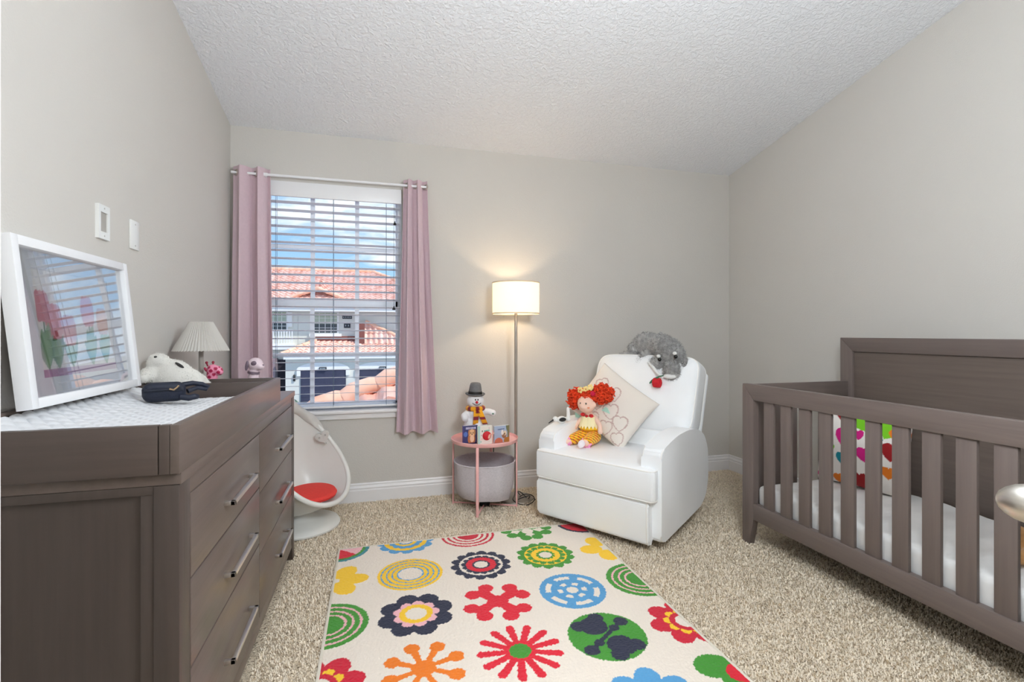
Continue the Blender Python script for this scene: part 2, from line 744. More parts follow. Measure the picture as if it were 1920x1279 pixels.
def baseboard(name, pts_fn, a, b):
    prof = [(0, 0), (.017, 0), (.017, .083), (.012, .088), (.012, .096), (.015, .100), (.011, .108), (.008, .118), (.010, .124), (.006, .133), (0, .133)]
    bm = B()
    r0 = [bm.verts.new(pts_fn(a, d, z)) for d, z in prof]
    r1 = [bm.verts.new(pts_fn(b, d, z)) for d, z in prof]
    for i in range(len(prof)):
        j = (i + 1) % len(prof)
        bm.faces.new((r0[i], r1[i], r1[j], r0[j]))
    bm.faces.new(r0)
    bm.faces.new(list(reversed(r1)))
    return struct(name, bm, TRIM, ang=20)


baseboard('baseboard_far', lambda t, d, z: (t, FY - d, z), LX, RX)
baseboard('baseboard_right', lambda t, d, z: (RX - d, t, z), BY, FY)
baseboard('baseboard_left', lambda t, d, z: (LX + d, t, z), BY, FY)

# ------------------------------------------------------------------ window
GL = glassmat('window_glass', 1.25)
win = bpy.data.objects.new('window_1', None)
COL.objects.link(win)
win.location = (0, FY, 0)
win['kind'] = 'structure'
y0, y1 = .072, .112
bm = B()
box(bm, WX0, WX0 + .028, y0 - .012, y1 + .03, WZ0, WZ1)
box(bm, WX1 - .028, WX1, y0 - .012, y1 + .03, WZ0, WZ1)
box(bm, WX0, WX1, y0 - .012, y1 + .03, WZ1 - .03, WZ1)
box(bm, WX0, WX1, y0 - .012, y1 + .03, WZ0, WZ0 + .02)
struct('frame', bm, VINYL, win)


def sash(name, z0, z1, dy, bot, top):
    bm = B()
    xa, xb = WX0 + .024, WX1 - .024
    a, b = y0 + dy, y0 + dy + .028
    box(bm, xa, xa + .018, a, b, z0, z1)
    box(bm, xb - .018, xb, a, b, z0, z1)
    box(bm, xa, xb, a, b, z0, z0 + bot, .003)
    box(bm, xa, xb, a, b, z1 - top, z1, .003)
    for x in (-.431, -.129):
        box(bm, x - .014, x + .014, a + .0045, b - .0045, z0, z1)
    zm = (z0 + bot + z1 - top) / 2
    box(bm, xa, xb, a + .006, b - .006, zm - .014, zm + .014)
    o = struct(name, bm, VINYL, win)
    bm = B()
    box(bm, xa + .01, xb - .01, (a + b) / 2 - .002, (a + b) / 2 + .002, z0 + .01, z1 - .01)
    struct('pane', bm, GL, o)


sash('sash', 1.385, 2.215, .030, .048, .03)
sash('sash', .670, 1.432, .0, .034, .045)
bm = B()
box(bm, WX0 - .03, WX1 + .03, -.038, .06, .632, .656, .006)
box(bm, WX0 - .02, WX1 + .02, -.016, 0, .592, .632, .004)
struct('sill', bm, TRIM, win)

# ------------------------------------------------------------------ door with its knob
ka = math.radians(63.3)
dd = Vector((math.sin(ka), math.cos(ka), 0))
door = bpy.data.objects.new('door_1', None)
COL.objects.link(door)
door.location = (.574, .262, 0)
door.rotation_euler = (0, 0, math.atan2(dd.y, dd.x))
door['kind'] = 'structure'
bm = B()
box(bm, .0, .67, -.036, 0, .015, 2.04, .002)
struct('panel', bm, WHITE, door)
bm = B()
ry = Euler((-PI / 2, 0, 0))
lathe(bm, [(0, 0), (.032, 0), (.032, .004), (.026, .010), (.013, .013), (.011, .024), (.016, .028), (.026, .034), (.0315, .044), (.032, .054), (.029, .066), (.022, .078), (.014, .086), (.006, .0895), (.005, .0885), (0, .0885)], (.555, 0, .915), 40, ry)
struct('knob', bm, NICKEL, door)

# ================================================================== window dressing
bl = thing('window_blind', 'white horizontal slat blind hanging open in the window', 'window blind', (0, FY, WZ1))
bm = B()
box(bm, WX0 + .004, WX1 - .004, -.012, .006, -.105, -.002, .004)
box(bm, WX0 + .01, WX1 - .01, .006, .05, -.045, -.004)
obj('valance', bm, WHITE, bl)
SLAT = shademat('blind_slat', (248, 249, 252), 0, .4)
bm = B()
zz = 2.10
while zz > .70:
    mt = Matrix.Translation((0, .030, zz - WZ1)) @ Matrix.Rotation(math.radians(-8), 4, 'X')
    box(bm, WX0 + .012, WX1 - .012, -.024, .024, -.0013, .0013, mat=mt)
    zz -= .0553
obj('slats', bm, SLAT, bl)
bm = B()
box(bm, WX0 + .012, WX1 - .012, .006, .054, .672 - WZ1, .686 - WZ1, .004)
obj('bottom_rail', bm, WHITE, bl)
CORD = M('blind_cord', (92, 110, 128), .8)
for x in (-.655, -.285, .075):
    bm = B()
    for yy in (.007, .053):
        cyl(bm, (x, yy, .68 - WZ1), (x, yy, -.03), .0014, n=5)
    obj('ladder_cord', bm, CORD, bl)
for x, z in ((.135, 1.985), (.128, 1.372), (-.715, 1.395)):
    bm = B()
    cyl(bm, (x, -.004, z - WZ1 + .02), (x, -.004, -.04), .0011, n=5)
    lathe(bm, [(0, .028), (.003, .028), (.004, .018), (.010, .010), (.011, .003), (.009, 0), (0, 0)], (x, -.004, z - WZ1 - .008), 12)
    obj('cord_tassel', bm, BLACK, bl, label='dark tassel on a pull cord')

RODZ = 2.247
rod = thing('curtain_rod', 'thin white curtain rod across the top of the window', 'curtain rod', (0, FY, RODZ))
bm = B()
cyl(bm, (-.905, -.078, 0), (.36, -.078, 0), .0085, n=14)
obj('pole', bm, WHITE, rod)
for x in (-.70, .235):
    bm = B()
    box(bm, x - .012, x + .012, -.006, 0, -.03, .03, .002)
    tube(bm, [(x, -.003, -.012), (x, -.05, -.014), (x, -.078, -.010)], .005, 8)
    lathe(bm, [(.0085, -.011), (.012, -.011), (.012, .011), (.0085, .011)], (x, -.078, 0), 14, Euler((0, PI / 2, 0)), closed=True)
    obj('bracket', bm, WHITE, rod)


def curtain(name, label, top, bot, zb, nf, amp, ph, sk):
    t = thing(name, label, 'curtain', (top[0], FY, 0), 0, 'mauve curtains at the window')
    zt = RODZ + .042

    def f(u, v):
        z = zb + (zt - zb) * v
        k = (1 - v) ** 1.25
        xa = top[0] * (1 - k) + bot[0] * k
        xb = top[1] * (1 - k) + bot[1] * k
        a = amp * (.75 + .45 * (1 - v))
        ww = nf * 2 * PI * (u ** sk) + ph
        x = xa + (xb - xa) * u + .006 * math.sin(ww * 2 + 1)
        y = -.078 + a * math.sin(ww) + .008 * math.sin(3.1 * ww + 4 * v) * (1 - v) + .004 * math.sin(9 * v + 5 * u)
        return (x - top[0], min(y, -.022), z + .006 * math.sin(ww + .5) * (1 - v))
    bm = B()
    grid(bm, f, 96, 46)
    o = obj('cloth', bm, CURTAIN, t, ang=80)
    baked(o, [('SOLIDIFY', dict(thickness=.003, offset=0))])
    for j in range(int(nf * 2)):
        uu = ((j * PI + PI - ph) / (nf * 2 * PI))
        if 0 < uu < 1:
            x = (top[1] - top[0]) * uu ** (1 / sk)
            bm = B()
            lathe(bm, [(.014, -.004), (.021, -.004), (.022, 0), (.021, .004), (.014, .004)], (0, 0, 0), 20, closed=True)
            obj('grommet', bm, NICKEL, t, loc=(x, -.078, RODZ), rot=(0, PI / 2, .7 * (-1) ** j))
    return t


curtain('curtain', 'mauve pink grommet curtain gathered left of the window, behind the dresser', (-.895, -.675), (-.915, -.655), .49, 2.0, .040, 2.6, 1.25)
curtain('curtain', 'mauve pink grommet curtain gathered right of the window, hanging free', (.190, .352), (.138, .428), .485, 2.5, .034, .4, .9)

# ================================================================== dresser
DXF = -.417
dr = thing('dresser', 'dark grey-brown six-drawer dresser against the left wall', 'dresser', (LX + .256, 2.05, 0))
ox, oy = LX + .256, 2.05
X0, X1 = LX + .004 - ox, DXF - ox - .004
Y0, Y1 = 1.252 - oy, 2.853 - oy


def lbox(name, x0, x1, ya, yb, z0, z1, m, bev=.002, parent=dr):
    bm = B()
    box(bm, x0, x1, ya, yb, z0, z1, bev)
    return obj(name, bm, m, parent)


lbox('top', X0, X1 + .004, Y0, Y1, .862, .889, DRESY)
# near end panel: recessed field inside a frame
bm = B()
box(bm, X0, X1 - .075, Y0 + .012, Y0 + .03, .10, .845)
box(bm, X0, X1 - .002, Y0 + .002, Y0 + .03, .842, .8615, .001)
box(bm, X1 - .076, X1 - .050, Y0 + .004, Y0 + .03, .10, .842, .001)
box(bm, X0, X1 - .002, Y0 + .004, Y0 + .03, .06, .10, .001)
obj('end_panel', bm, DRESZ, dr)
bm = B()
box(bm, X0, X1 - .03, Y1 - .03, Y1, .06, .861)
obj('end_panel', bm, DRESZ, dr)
for ya, yb in ((Y0, Y0 + .066), (Y1 - .085, Y1)):
    bm = B()
    s = 1 if ya == Y0 else -1
    q = [(ya, 0), (ya + .045, 0), (yb, .11), (yb, .861), (ya, .861)] if s == 1 else [(yb, 0), (yb - .045, 0), (ya, .11), (ya, .861), (yb, .861)]
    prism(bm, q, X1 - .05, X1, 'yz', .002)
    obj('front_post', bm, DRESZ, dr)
for ya in (Y0, Y1 - .05):
    lbox('back_leg', X0, X0 + .05, ya, ya + .05, 0, .10, DRESZ)
lbox('top_rail', X1 - .04, X1 - .001, Y0 + .05, Y1 - .06, .822, .861, DRESY)
lbox('bottom_rail', X1 - .04, X1 - .001, Y0 + .05, Y1 - .06, .075, .125, DRESY)
bm = B()
box(bm, X0, X0 + .01, Y0, Y1, .06, .86)
box(bm, X0, X1 - .03, Y0 + .03, Y1 - .03, .07, .085)
box(bm, X1 - .045, X1 - .04, Y0 + .03, Y1 - .03, .085, .86)
obj('carcass', bm, DARKIN, dr)
mid = 2.031 - oy
rows = [(.127, .360), (.363, .592), (.595, .820)]
rows_near = [(.127, .405), (.409, .617), (.621, .820)]
for col, (ya, yb, rr) in enumerate(((Y0 + .069, mid - .002, rows_near), (mid + .002, Y1 - .088, rows))):
    for z0, z1 in rr:
        d = bpy.data.objects.new('drawer', None)
        bm = B()
        box(bm, X1 - .022, X1 + .001, ya, yb, z0, z1, .0025)
        d = obj('drawer', bm, DRESY, dr)
        bm = B()
        ym = ((1.541 + 1.925) / 2 if col == 0 else (2.258 + 2.699) / 2) - oy
        zm = {0: z0 + (z1 - z0) * .43}.get(0)
        hw = .150
        s = .0062
        a = X1 + .030
        box(bm, X1, a, ym - hw, ym - hw + 2 * s, zm - s, zm + s, .001)
        box(bm, X1, a, ym + hw - 2 * s, ym + hw, zm - s, zm + s, .001)
        box(bm, a - 2 * s, a, ym - hw, ym + hw, zm - s, zm + s, .001)
        obj('handle', bm, CHROME, d, label='slim satin chrome bar pull')

# ------------------------------------------------------------------ changing tray on the dresser
TZ0, TZ1 = .889, .997
TYA, TYB = 1.238, 2.430
ct = thing('changing_tray', 'open dark wood changing tray set on top of the dresser', 'changing tray', (ox, 1.83, TZ0))
a0, a1, b0, b1 = LX + .004 - ox, DXF + .001 - ox, TYA - 1.83, TYB - 1.83
lbox('front_rail', a1 - .019, a1, b0, b1, .0, .108, DRESY, .002, ct)
lbox('back_rail', a0, a0 + .018, b0 + .02, b1, .0, .108, DRESY, .002, ct)
bm = B()
box(bm, a0, a1 - .042, b0, b0 + .019, 0, .108, .0015)
box(bm, a1 - .040, a1 - .0195, b0, b0 + .019, 0, .108, .0015)
obj('end_rail', bm, DRESX, ct)
lbox('end_rail', a0 + .018, a1 - .019, b1 - .019, b1, 0, .108, DRESX, .002, ct)
lbox('divider', a0 + .018, a1 - .019, 2.268 - 1.83, 2.284 - 1.83, 0, .104, DRESX, .002, ct)
lbox('tray_floor', a0 + .018, a1 - .019, b0 + .019, b1 - .019, 0, .008, DARKIN, 0, ct)

# quilted pad
def quiltmat():
    m, t, b = newmat('quilted_cotton')
    setp(b, Roughness=.85)
    b.inputs['Base Color'].default_value = (*lin((218, 219, 222)), 1)
    b.inputs['Sheen Weight'].default_value = .2
    return m
QUILT = quiltmat()
pad = thing('changing_pad', 'white quilted contoured changing pad lying in the tray', 'changing pad', (-.665, 1.76, TZ0 + .008))
px0, px1, py0, py1 = LX + .024, DXF - .022, TYA + .022, 2.266


def padz(x):
    t = (x + .665) / .235
    return .938 + .062 * abs(t) ** 2.4 if t < 0 else .938 + .050 * t ** 4


def pf(u, v):
    x = px0 + (px1 - px0) * u
    y = py0 + (py1 - py0) * v
    z = padz(x)
    e = min(u, 1 - u) * (px1 - px0)
    e2 = min(v, 1 - v) * (py1 - py0)
    z -= .018 * math.exp(-e / .008) + .020 * math.exp(-e2 / .012)
    if v < .08:
        z += .035 * (1 - v / .08) ** 1.2
    p = .046
    qa = ((x + y) / p) % 1
    qb = ((x - y) / p) % 1
    q = min(abs(qa - .5), .5) * 2
    w = min(abs(qb - .5), .5) * 2
    z -= .0075 * (max(q, w) ** 4)
    z += .0025 * math.sin(13 * x + 7 * y) * math.sin(9 * y)
    return (x + .665, y - 1.76, min(z, 1.006) - TZ0 - .008)


bm = B()
vs = grid(bm, pf, 110, 220)
edge = [vs[i][0] for i in range(111)] + [vs[110][j] for j in range(1, 221)] + [vs[i][220] for i in range(109, -1, -1)] + [vs[0][j] for j in range(219, 0, -1)]
low = [bm.verts.new((v.co.x, v.co.y, 0)) for v in edge]
for i in range(len(edge)):
    j = (i + 1) % len(edge)
    bm.faces.new((edge[i], edge[j], low[j], low[i]))
bm.faces.new(low)
obj('cover', bm, QUILT, pad, ang=70)
BLUEV = M('blue_vinyl', (128, 158, 184), .4)
bm = B()
tube(bm, [(px1 + .665 - .004, y - 1.76, .078 + .003 * math.sin(y * 14)) for y in np.linspace(py0 + .02, py1 - .01, 40)], .0055, 8)
obj('binding', bm, BLUEV, pad, label='pale blue vinyl edge of the pad')

# ------------------------------------------------------------------ framed tulip print leaning on the wall
fw, fh = .600, .452
pic = thing('picture_frame', 'white-framed tulip print leaning on the left wall above the changing pad', 'picture', (-.838, 1.8275, 1.004), rot=(0, math.radians(-6.0), 0))
FRW = .026
bm = B()
for a, b, c, d in ((-fw / 2, -fw / 2 + FRW, 0, fh), (fw / 2 - FRW, fw / 2, 0, fh), (-fw / 2 + FRW, fw / 2 - FRW, 0, FRW), (-fw / 2 + FRW, fw / 2 - FRW, fh - FRW, fh)):
    box(bm, -.036, 0, a, b, c, d, .0012)
obj('frame', bm, WHITE, pic)
bm = B()
box(bm, -.034, -.030, -fw / 2 + .01, fw / 2 - .01, .01, fh - .01)
obj('backing', bm, M('frame_backing', (110, 96, 84), .8), pic)
MAT = M('mat_board', (222, 226, 232), .8, var=.01)
bm = B()
wx, wz0, wz1 = .195, .075, fh - .075
box(bm, -.0260, -.0240, -fw / 2 + .02, -wx, .02, fh - .02)
box(bm, -.0260, -.0240, wx, fw / 2 - .02, .02, fh - .02)
box(bm, -.0260, -.0240, -wx, wx, .02, wz0)
box(bm, -.0260, -.0240, -wx, wx, wz1, fh - .02)
obj('mat', bm, MAT, pic)
bm = B()
box(bm, -.0295, -.0275, -wx - .01, wx + .01, wz0 - .01, wz1 + .01)
grid(bm, lambda u, v: (-.0270, -wx - .008 + (2 * wx + .016) * u, wz0 - .008 + (wz1 - wz0 + .016) * v), 130, 110)
po = obj('print', bm, Mvc('print_paper', .7, .0), pic)


def tulips(co):
    y = co[:, 1] / wx
    z = (co[:, 2] - wz0) / (wz1 - wz0)
    c = np.tile(np.array(lin((240, 238, 236))), (len(co), 1))
    c[z < .075] = lin((168, 110, 160))
    for x0, zt, colr, s in ((-.60, .50, (216, 112, 124), 1.5), (-.84, .64, (206, 96, 116), 1.3), (-.25, .42, (226, 150, 156), 1.35), (.30, .62, (226, 130, 146), 1.4), (.72, .52, (230, 160, 120), 1.3)):
        st = (np.abs(y - x0) < .022) & (z > .07) & (z < zt)
        c[st] = lin((72, 130, 96))
        for k, dx in enumerate((-.16, .17, -.07, .10)):
            tt = (z - .07) / (.26 + .06 * k)
            ctr = x0 + dx * tt ** 1.5
            lf = (tt > 0) & (tt < 1) & (np.abs(y - ctr) < .085 * np.sin(np.clip(tt, 0, 1) * PI) ** .7)
            c[lf] = lin((66 + 14 * k, 136 + 8 * k, 108))
        for dx, r in ((-.06, .075), (.06, .075), (0, .085)):
            pt = (((y - x0 - dx * s) / (r * s)) ** 2 + ((z - zt - .02) / (.115 * s)) ** 2 < 1)
            sh = 1 - .10 * abs(dx) / .06
            c[pt] = np.array(lin(colr)) * sh
    return c


pattern(po, tulips)
bm = B()
box(bm, -.0160, -.0140, -fw / 2 + .015, fw / 2 - .015, .015, fh - .015)
obj('glazing', bm, glassmat('picture_glass', 3.6), pic)

# ------------------------------------------------------------------ wall plates
pl = thing('wall_plate', 'white wall plate with open grey centre on the left wall, nearer the door', 'wall plate', (LX, 2.047, 1.588), 0)
bm = B()
hw, hh = .0365, .0595
for a, b, c, d in ((-hw, -.0235, -hh, hh), (.0235, hw, -hh, hh), (-.0235, .0235, .034, hh), (-.0235, .0235, -hh, -.034)):
    box(bm, 0, .011, a, b, c, d)
obj('cover', bm, PLASTIC, pl)
bm = B()
box(bm, 0, .006, -.024, .024, -.0345, .0345)
obj('insert', bm, M('grey_insert', (172, 168, 162), .7), pl, label='grey recessed centre')
for z in (.048, -.048):
    bm = B()
    cyl(bm, (.0105, 0, z), (.0122, 0, z), .003, n=10)
    obj('screw', bm, NICKEL, pl)
pl = thing('wall_plate', 'plain white blank wall plate on the left wall, nearer the window', 'wall plate', (LX, 2.285, 1.588), 0)
bm = B()
box(bm, 0, .008, -hw, hw, -.0575, .0575, .003)
obj('cover', bm, PLASTIC, pl)
for z in (.042, -.042):
    bm = B()
    cyl(bm, (.0075, 0, z), (.0092, 0, z), .003, n=10)
    obj('screw', bm, NICKEL, pl)

# ------------------------------------------------------------------ table lamp at the end of the dresser
tl = thing('table_lamp', 'small table lamp with pleated white shade on the dresser', 'table lamp', (-.803, 2.66, .889))
bm = B()
lathe(bm, [(0, 0), (.052, 0), (.054, .006), (.048, .012), (.012, .016), (0, .016)], (0, 0, 0), 28)
obj('base', bm, M('lamp_grey', (176, 172, 166), .5), tl)
bm = B()
cyl(bm, (0, 0, .014), (0, 0, .25), .0105, n=18)
cyl(bm, (0, 0, .25), (0, 0, .30), .014, n=16)
obj('stem', bm, M('lamp_stem', (176, 170, 162), .45), tl)
bm = B()
n = 104


def pleat(u, v):
    k = int(round(u * n))
    r = .116 + (.047 - .116) * v + (.0036 * (1 - .45 * v)) * (1 if k % 2 else -1)
    a = 2 * PI * k / n
    return (r * math.cos(a), r * math.sin(a), .228 + .135 * v - (.004 if k % 2 else 0) * (1 - v))


grid(bm, pleat, n, 6, closed_u=True)
sh = obj('shade', bm, shademat('pleated_paper', (232, 228, 222), 0, .3), tl, ang=15)
baked(sh, [('SOLIDIFY', dict(thickness=.0012, offset=0))])
for p in sh.data.polygons:
    p.use_smooth = False

# ================================================================== floor things
# ------------------------------------------------------------------ rug
rugX0, rugX1, rugY0, rugY1 = -.192, 1.236, 1.00, 2.850
RH = .010
rug = thing('rug', 'cream rug printed with colourful flowers and circles on the carpet', 'rug', ((rugX0 + rugX1) / 2, (rugY0 + rugY1) / 2, 0))
rcx, rcy = (rugX0 + rugX1) / 2, (rugY0 + rugY1) / 2
nu, nv = 470, 610
bm = B()
H = rng.normal(0, 1, (nu + 1, nv + 1))
H = (H + np.roll(H, 1, 0) + np.roll(H, 1, 1) + np.roll(np.roll(H, 1, 0), 1, 1)) / 4
HB = np.zeros((nu + 1, nv + 1))
ii, jj = np.meshgrid(np.arange(nu + 1), np.arange(nv + 1), indexing='ij')
for k in range(26):
    a = rng.random() * 6.28
    f = rng.uniform(.02, .11)
    HB += np.sin((ii * math.cos(a) + jj * math.sin(a)) * f + rng.random() * 6.28) / 26
HZ = RH + .0011 * H + .0025 * HB
U = np.linspace(rugX0 - rcx + .006, rugX1 - rcx - .006, nu + 1)
V = np.linspace(rugY0 - rcy + .006, rugY1 - rcy - .006, nv + 1)
xx, yy = np.meshgrid(U, V, indexing='ij')
verts = np.stack([xx.ravel(), yy.ravel(), HZ.ravel()], 1)
idx = np.arange((nu + 1) * (nv + 1)).reshape(nu + 1, nv + 1)
faces = np.stack([idx[:-1, :-1], idx[1:, :-1], idx[1:, 1:], idx[:-1, 1:]], -1).reshape(-1, 4)
me = bpy.data.meshes.new('pile')
me.vertices.add(len(verts))
me.vertices.foreach_set('co', verts.astype(np.float32).ravel())
me.loops.add(faces.size)
me.loops.foreach_set('vertex_index', faces.ravel().astype(np.int32))
me.polygons.add(len(faces))
me.polygons.foreach_set('loop_start', (np.arange(len(faces)) * 4).astype(np.int32))
me.update(calc_edges=True)
for p in me.polygons:
    p.use_smooth = True
me.materials.append(Mvc('rug_pile', .95, .5, 420, .15))
pile = bpy.data.objects.new('pile', me)
COL.objects.link(pile)
pile.parent = rug
bm = B()
hx, hy = (rugX1 - rugX0) / 2, (rugY1 - rugY0) / 2
for sx in (-1, 1):
    box(bm, sx * hx - .006, sx * hx + .006, -hy, hy, .001, .0115, .002)
for sy in (-1, 1):
    box(bm, -hx, hx, sy * hy - .006, sy * hy + .006, .001, .0115, .002)
obj('binding', bm, M('rug_binding', (222, 214, 198), .9, var=.05, vs=90), rug, label='pale stitched edge of the rug')

CR_ = dict(w=(240, 228, 214), y=(254, 204, 40), b=(86, 158, 208), n=(36, 40, 64), r=(222, 22, 48), g=(64, 146, 44), p=(246, 186, 192), o=(240, 124, 20), c=(208, 18, 50), t=(60, 140, 150))
CR_ = {k: np.array(lin(v)) for k, v in CR_.items()}


def rugpat(co):
    X = co[:, 0] + rcx
    Y = co[:, 1] + rcy
    wob = .0011 * (np.sin(X * 311 + Y * 157) + np.sin(Y * 287 - X * 191) + np.sin(X * 693 + Y * 500 + 2) * .8)
    X = X + wob
    Y = Y + .0011 * (np.sin(X * 371 - Y * 177) + np.sin(Y * 433 + X * 300 + 1))
    c = np.tile(CR_['w'], (len(X), 1))

    def pol(x0, y0):
        x, y = X - x0, Y - y0
        return np.hypot(x, y), np.arctan2(y, x), x, y

    def put(m, k):
        c[m] = CR_[k]

    def petals(x0, y0, n, rc, rp, rot=0, k=None, el=1.0):
        m = np.zeros(len(X), bool)
        for i in range(n):
            a = rot + 2 * PI * i / n
            dx, dy = X - x0 - rc * math.cos(a), Y - y0 - rc * math.sin(a)
            q = dx * math.cos(a) + dy * math.sin(a)
            s = -dx * math.sin(a) + dy * math.cos(a)
            m |= (q / (rp * el)) ** 2 + (s / rp) ** 2 < 1
        if k:
            put(m, k)
        return m

    def rings(x0, y0, radii, cols):
        r = pol(x0, y0)[0]
        for a, k in zip(radii, cols):
            put(r < a, k)

    def spokes(x0, y0, n, r1, w, rot, k, ball=0, rb=0):
        r, th, x, y = pol(x0, y0)
        for i in range(n):
            a = rot + 2 * PI * i / n
            q = x * math.cos(a) + y * math.sin(a)
            s = -x * math.sin(a) + y * math.cos(a)
            put((q > 0) & (q < r1) & (np.abs(s) < w * (.75 + .5 * q / r1)), k)
            if ball:
                put((x - ball * math.cos(a)) ** 2 + (y - ball * math.sin(a)) ** 2 < rb * rb, k)
            else:
                put((x - r1 * math.cos(a)) ** 2 + (y - r1 * math.sin(a)) ** 2 < (w * 1.25) ** 2, k)

    cx = (-.187, .166, .522, .878, 1.232)
    ry = (2.846, 2.470, 2.112, 1.760, 1.405, 1.050)
    # row at the far edge, cut by it
    rings(cx[0], ry[0], (.155, .135, .118), 'tgr')
    r, th, x, y = pol(cx[0], ry[0])
    put((r < .118) & (th > -.75), 'p')
    petals(cx[1], ry[0] + .01, 12, .125, .034, 0, 'b')
    rings(cx[1], ry[0] + .01, (.130, .118), 'by')
    petals(cx[1], ry[0] + .01, 12, .070, .024, .26, 'b')
    rings(cx[1], ry[0] + .01, (.072, .062, .042, .030), 'byby')
    rings(cx[1], ry[0] + .01, (.030,), 'w')
    rings(cx[2], ry[0], (.155, .140, .123, .109, .092, .079, .063), 'cwcwcwc')
    r, th, x, y = pol(cx[3], ry[0] - .005)
    for i in range(5):
        a = -PI / 2 + .62 + 2 * PI * i / 5
        spokes(cx[3], ry[0] - .005, 5, .095, .022, -PI / 2 + .62, 'g')
        for da in (-.35, .35):
            put((x - .125 * math.cos(a + da)) ** 2 + (y - .125 * math.sin(a + da)) ** 2 < .034 ** 2, 'g')
    put((x ** 2 + (y + .03) ** 2) < .035 ** 2, 'w')
    rings(cx[4], ry[0], (.15, .13), 'nr')
    # second row
    petals(cx[0], ry[1] + .02, 6, .088, .050, 0, 'y', 1.35)
    rings(cx[1], ry[1], (.158, .143, .136, .117, .110, .091, .084, .066, .059), 'ybybybybw')
    petals(cx[2], ry[1], 14, .118, .030, 0, 'n', 1.25)
    rings(cx[2], ry[1], (.122, .112), 'nw')
    petals(cx[2], ry[1], 14, .082, .019, .2, 'n')
    rings(cx[2], ry[1], (.080, .077, .046, .036), 'nrnw')
    petals(cx[3], ry[1] + .015, 14, .118, .030, 0, 'g', 1.25)
    rings(cx[3], ry[1] + .015, (.122, .113), 'gy')
    petals(cx[3], ry[1] + .015, 14, .090, .018, .2, 'g')
    rings(cx[3], ry[1] + .015, (.084, .078), 'gy')
    petals(cx[3], ry[1] + .015, 12, .042, .010, 0, 'g')
    rings(cx[3], ry[1] + .015, (.042, .034), 'gw')
    petals(cx[4], ry[1] + .01, 5, .090, .052, PI, 'y', 1.2)
    # third row
    for q in (0, 4):
        rings(cx[q], ry[2] + .01, (.160, .136, .126, .104, .094, .074, .064), 'gpgpgpg')
    petals(cx[1], ry[2], 8, .108, .050, .25, 'n', 1.05)
    rings(cx[1], ry[2], (.10,), 'n')
    petals(cx[1], ry[2], 9, .072, .026, 0, 'p')
    rings(cx[1], ry[2], (.078, .070, .045), 'pyw')
    r, th, x, y = pol(cx[2], ry[2])
    rings(cx[2], ry[2], (.048,), 'r')
    spokes(cx[2], ry[2], 4, .098, .026, .55, 'r')
    for i in range(4):
        a = .55 + PI / 2 * i
        for da in (-.33, .33):
            put((x - .125 * math.cos(a + da)) ** 2 + (y - .125 * math.sin(a + da)) ** 2 < .036 ** 2, 'r')
    rings(cx[3], ry[2], (.153,), 'b')
    r, th, x, y = pol(cx[3], ry[2])
    for r0, r1, nn, w, off in ((.100, .125, 6, .66, .1), (.045, .068, 6, .50, .45)):
        ph = ((th - off) * nn / (2 * PI)) % 1
        put((r > r0) & (r < r1) & (np.abs(ph - .5) < w / 2), 'w')
    rings(cx[3], ry[2], (.027,), 'w')
    # fourth row
    for q, rt in ((0, .1), (4, PI)):
        petals(cx[q], ry[3], 7, .100, .046, rt, 'c', 1.2)
        rings(cx[q], ry[3], (.085,), 'c')
        petals(cx[q], ry[3], 9, .068, .021, rt + .35, 'y')
        rings(cx[q], ry[3], (.064, .040), 'cw')
    spokes(cx[1], ry[3], 8, .118, .0115, .28, 'o', .124, .0295)
    rings(cx[1], ry[3], (.044,), 'o')
    spokes(cx[2], ry[3], 13, .146, .0135, .13, 'r')
    rings(cx[2], ry[3], (.060, .042), 'rg')
    r, th, x, y = pol(cx[3], ry[3])
    rings(cx[3], ry[3], (.154,), 'g')
    inside = r < .154
    for s in (1, -1):
        a = 1.95 if s == 1 else 1.95 + PI
        for dist, rad in ((.075, .058), (.118, .034)):
            for da in ((0,) if dist < .1 else (-.42, .42)):
                put(inside & ((x - dist * math.cos(a + da)) ** 2 + (y - dist * math.sin(a + da)) ** 2 < rad ** 2), 'n')
        b = a - PI / 2 + .25
        for dist, rad in ((.060, .021), (.118, .030)):
            put(inside & ((x - dist * math.cos(b)) ** 2 + (y - dist * math.sin(b)) ** 2 < rad ** 2), 'n')
        q = x * math.cos(b) + y * math.sin(b)
        t_ = -x * math.sin(b) + y * math.cos(b)
        put(inside & (q > 0) & (q < .12) & (np.abs(t_) < .009), 'n')
    # near rows
    petals(cx[0], ry[4], 6, .085, .05, 0, 'b', 1.3)
    rings(cx[1], ry[4], (.155, .13, .11, .08), 'rpry')
    petals(cx[2], ry[4], 8, .105, .048, 0, 'y')
    petals(cx[3], ry[4], 7, .098, .047, PI / 2 - .25, 'b', 1.25)
    rings(cx[3], ry[4], (.05,), 'y')
    r, th, x, y = pol(cx[4], ry[4] - .01)
    put(((x + .065) / .075) ** 2 + ((y - .10) / .062) ** 2 < 1, 'g')
    put(((x + .02) / .07) ** 2 + ((y - .0) / .1) ** 2 < 1, 'g')
    put(((x - .01) / .06) ** 2 + ((y - .045) / .05) ** 2 < 1, 'r')
    for q, k in ((0, 'g'), (1, 'n'), (2, 'o'), (3, 'r'), (4, 'y')):
        petals(cx[q], ry[5], 8, .10, .045, 0, k)
    m = np.sin(X * 733 + Y * 511) * np.sin(Y * 917 - X * 333)
    return c * (1 + .035 * m[:, None])


pattern(pile, rugpat)

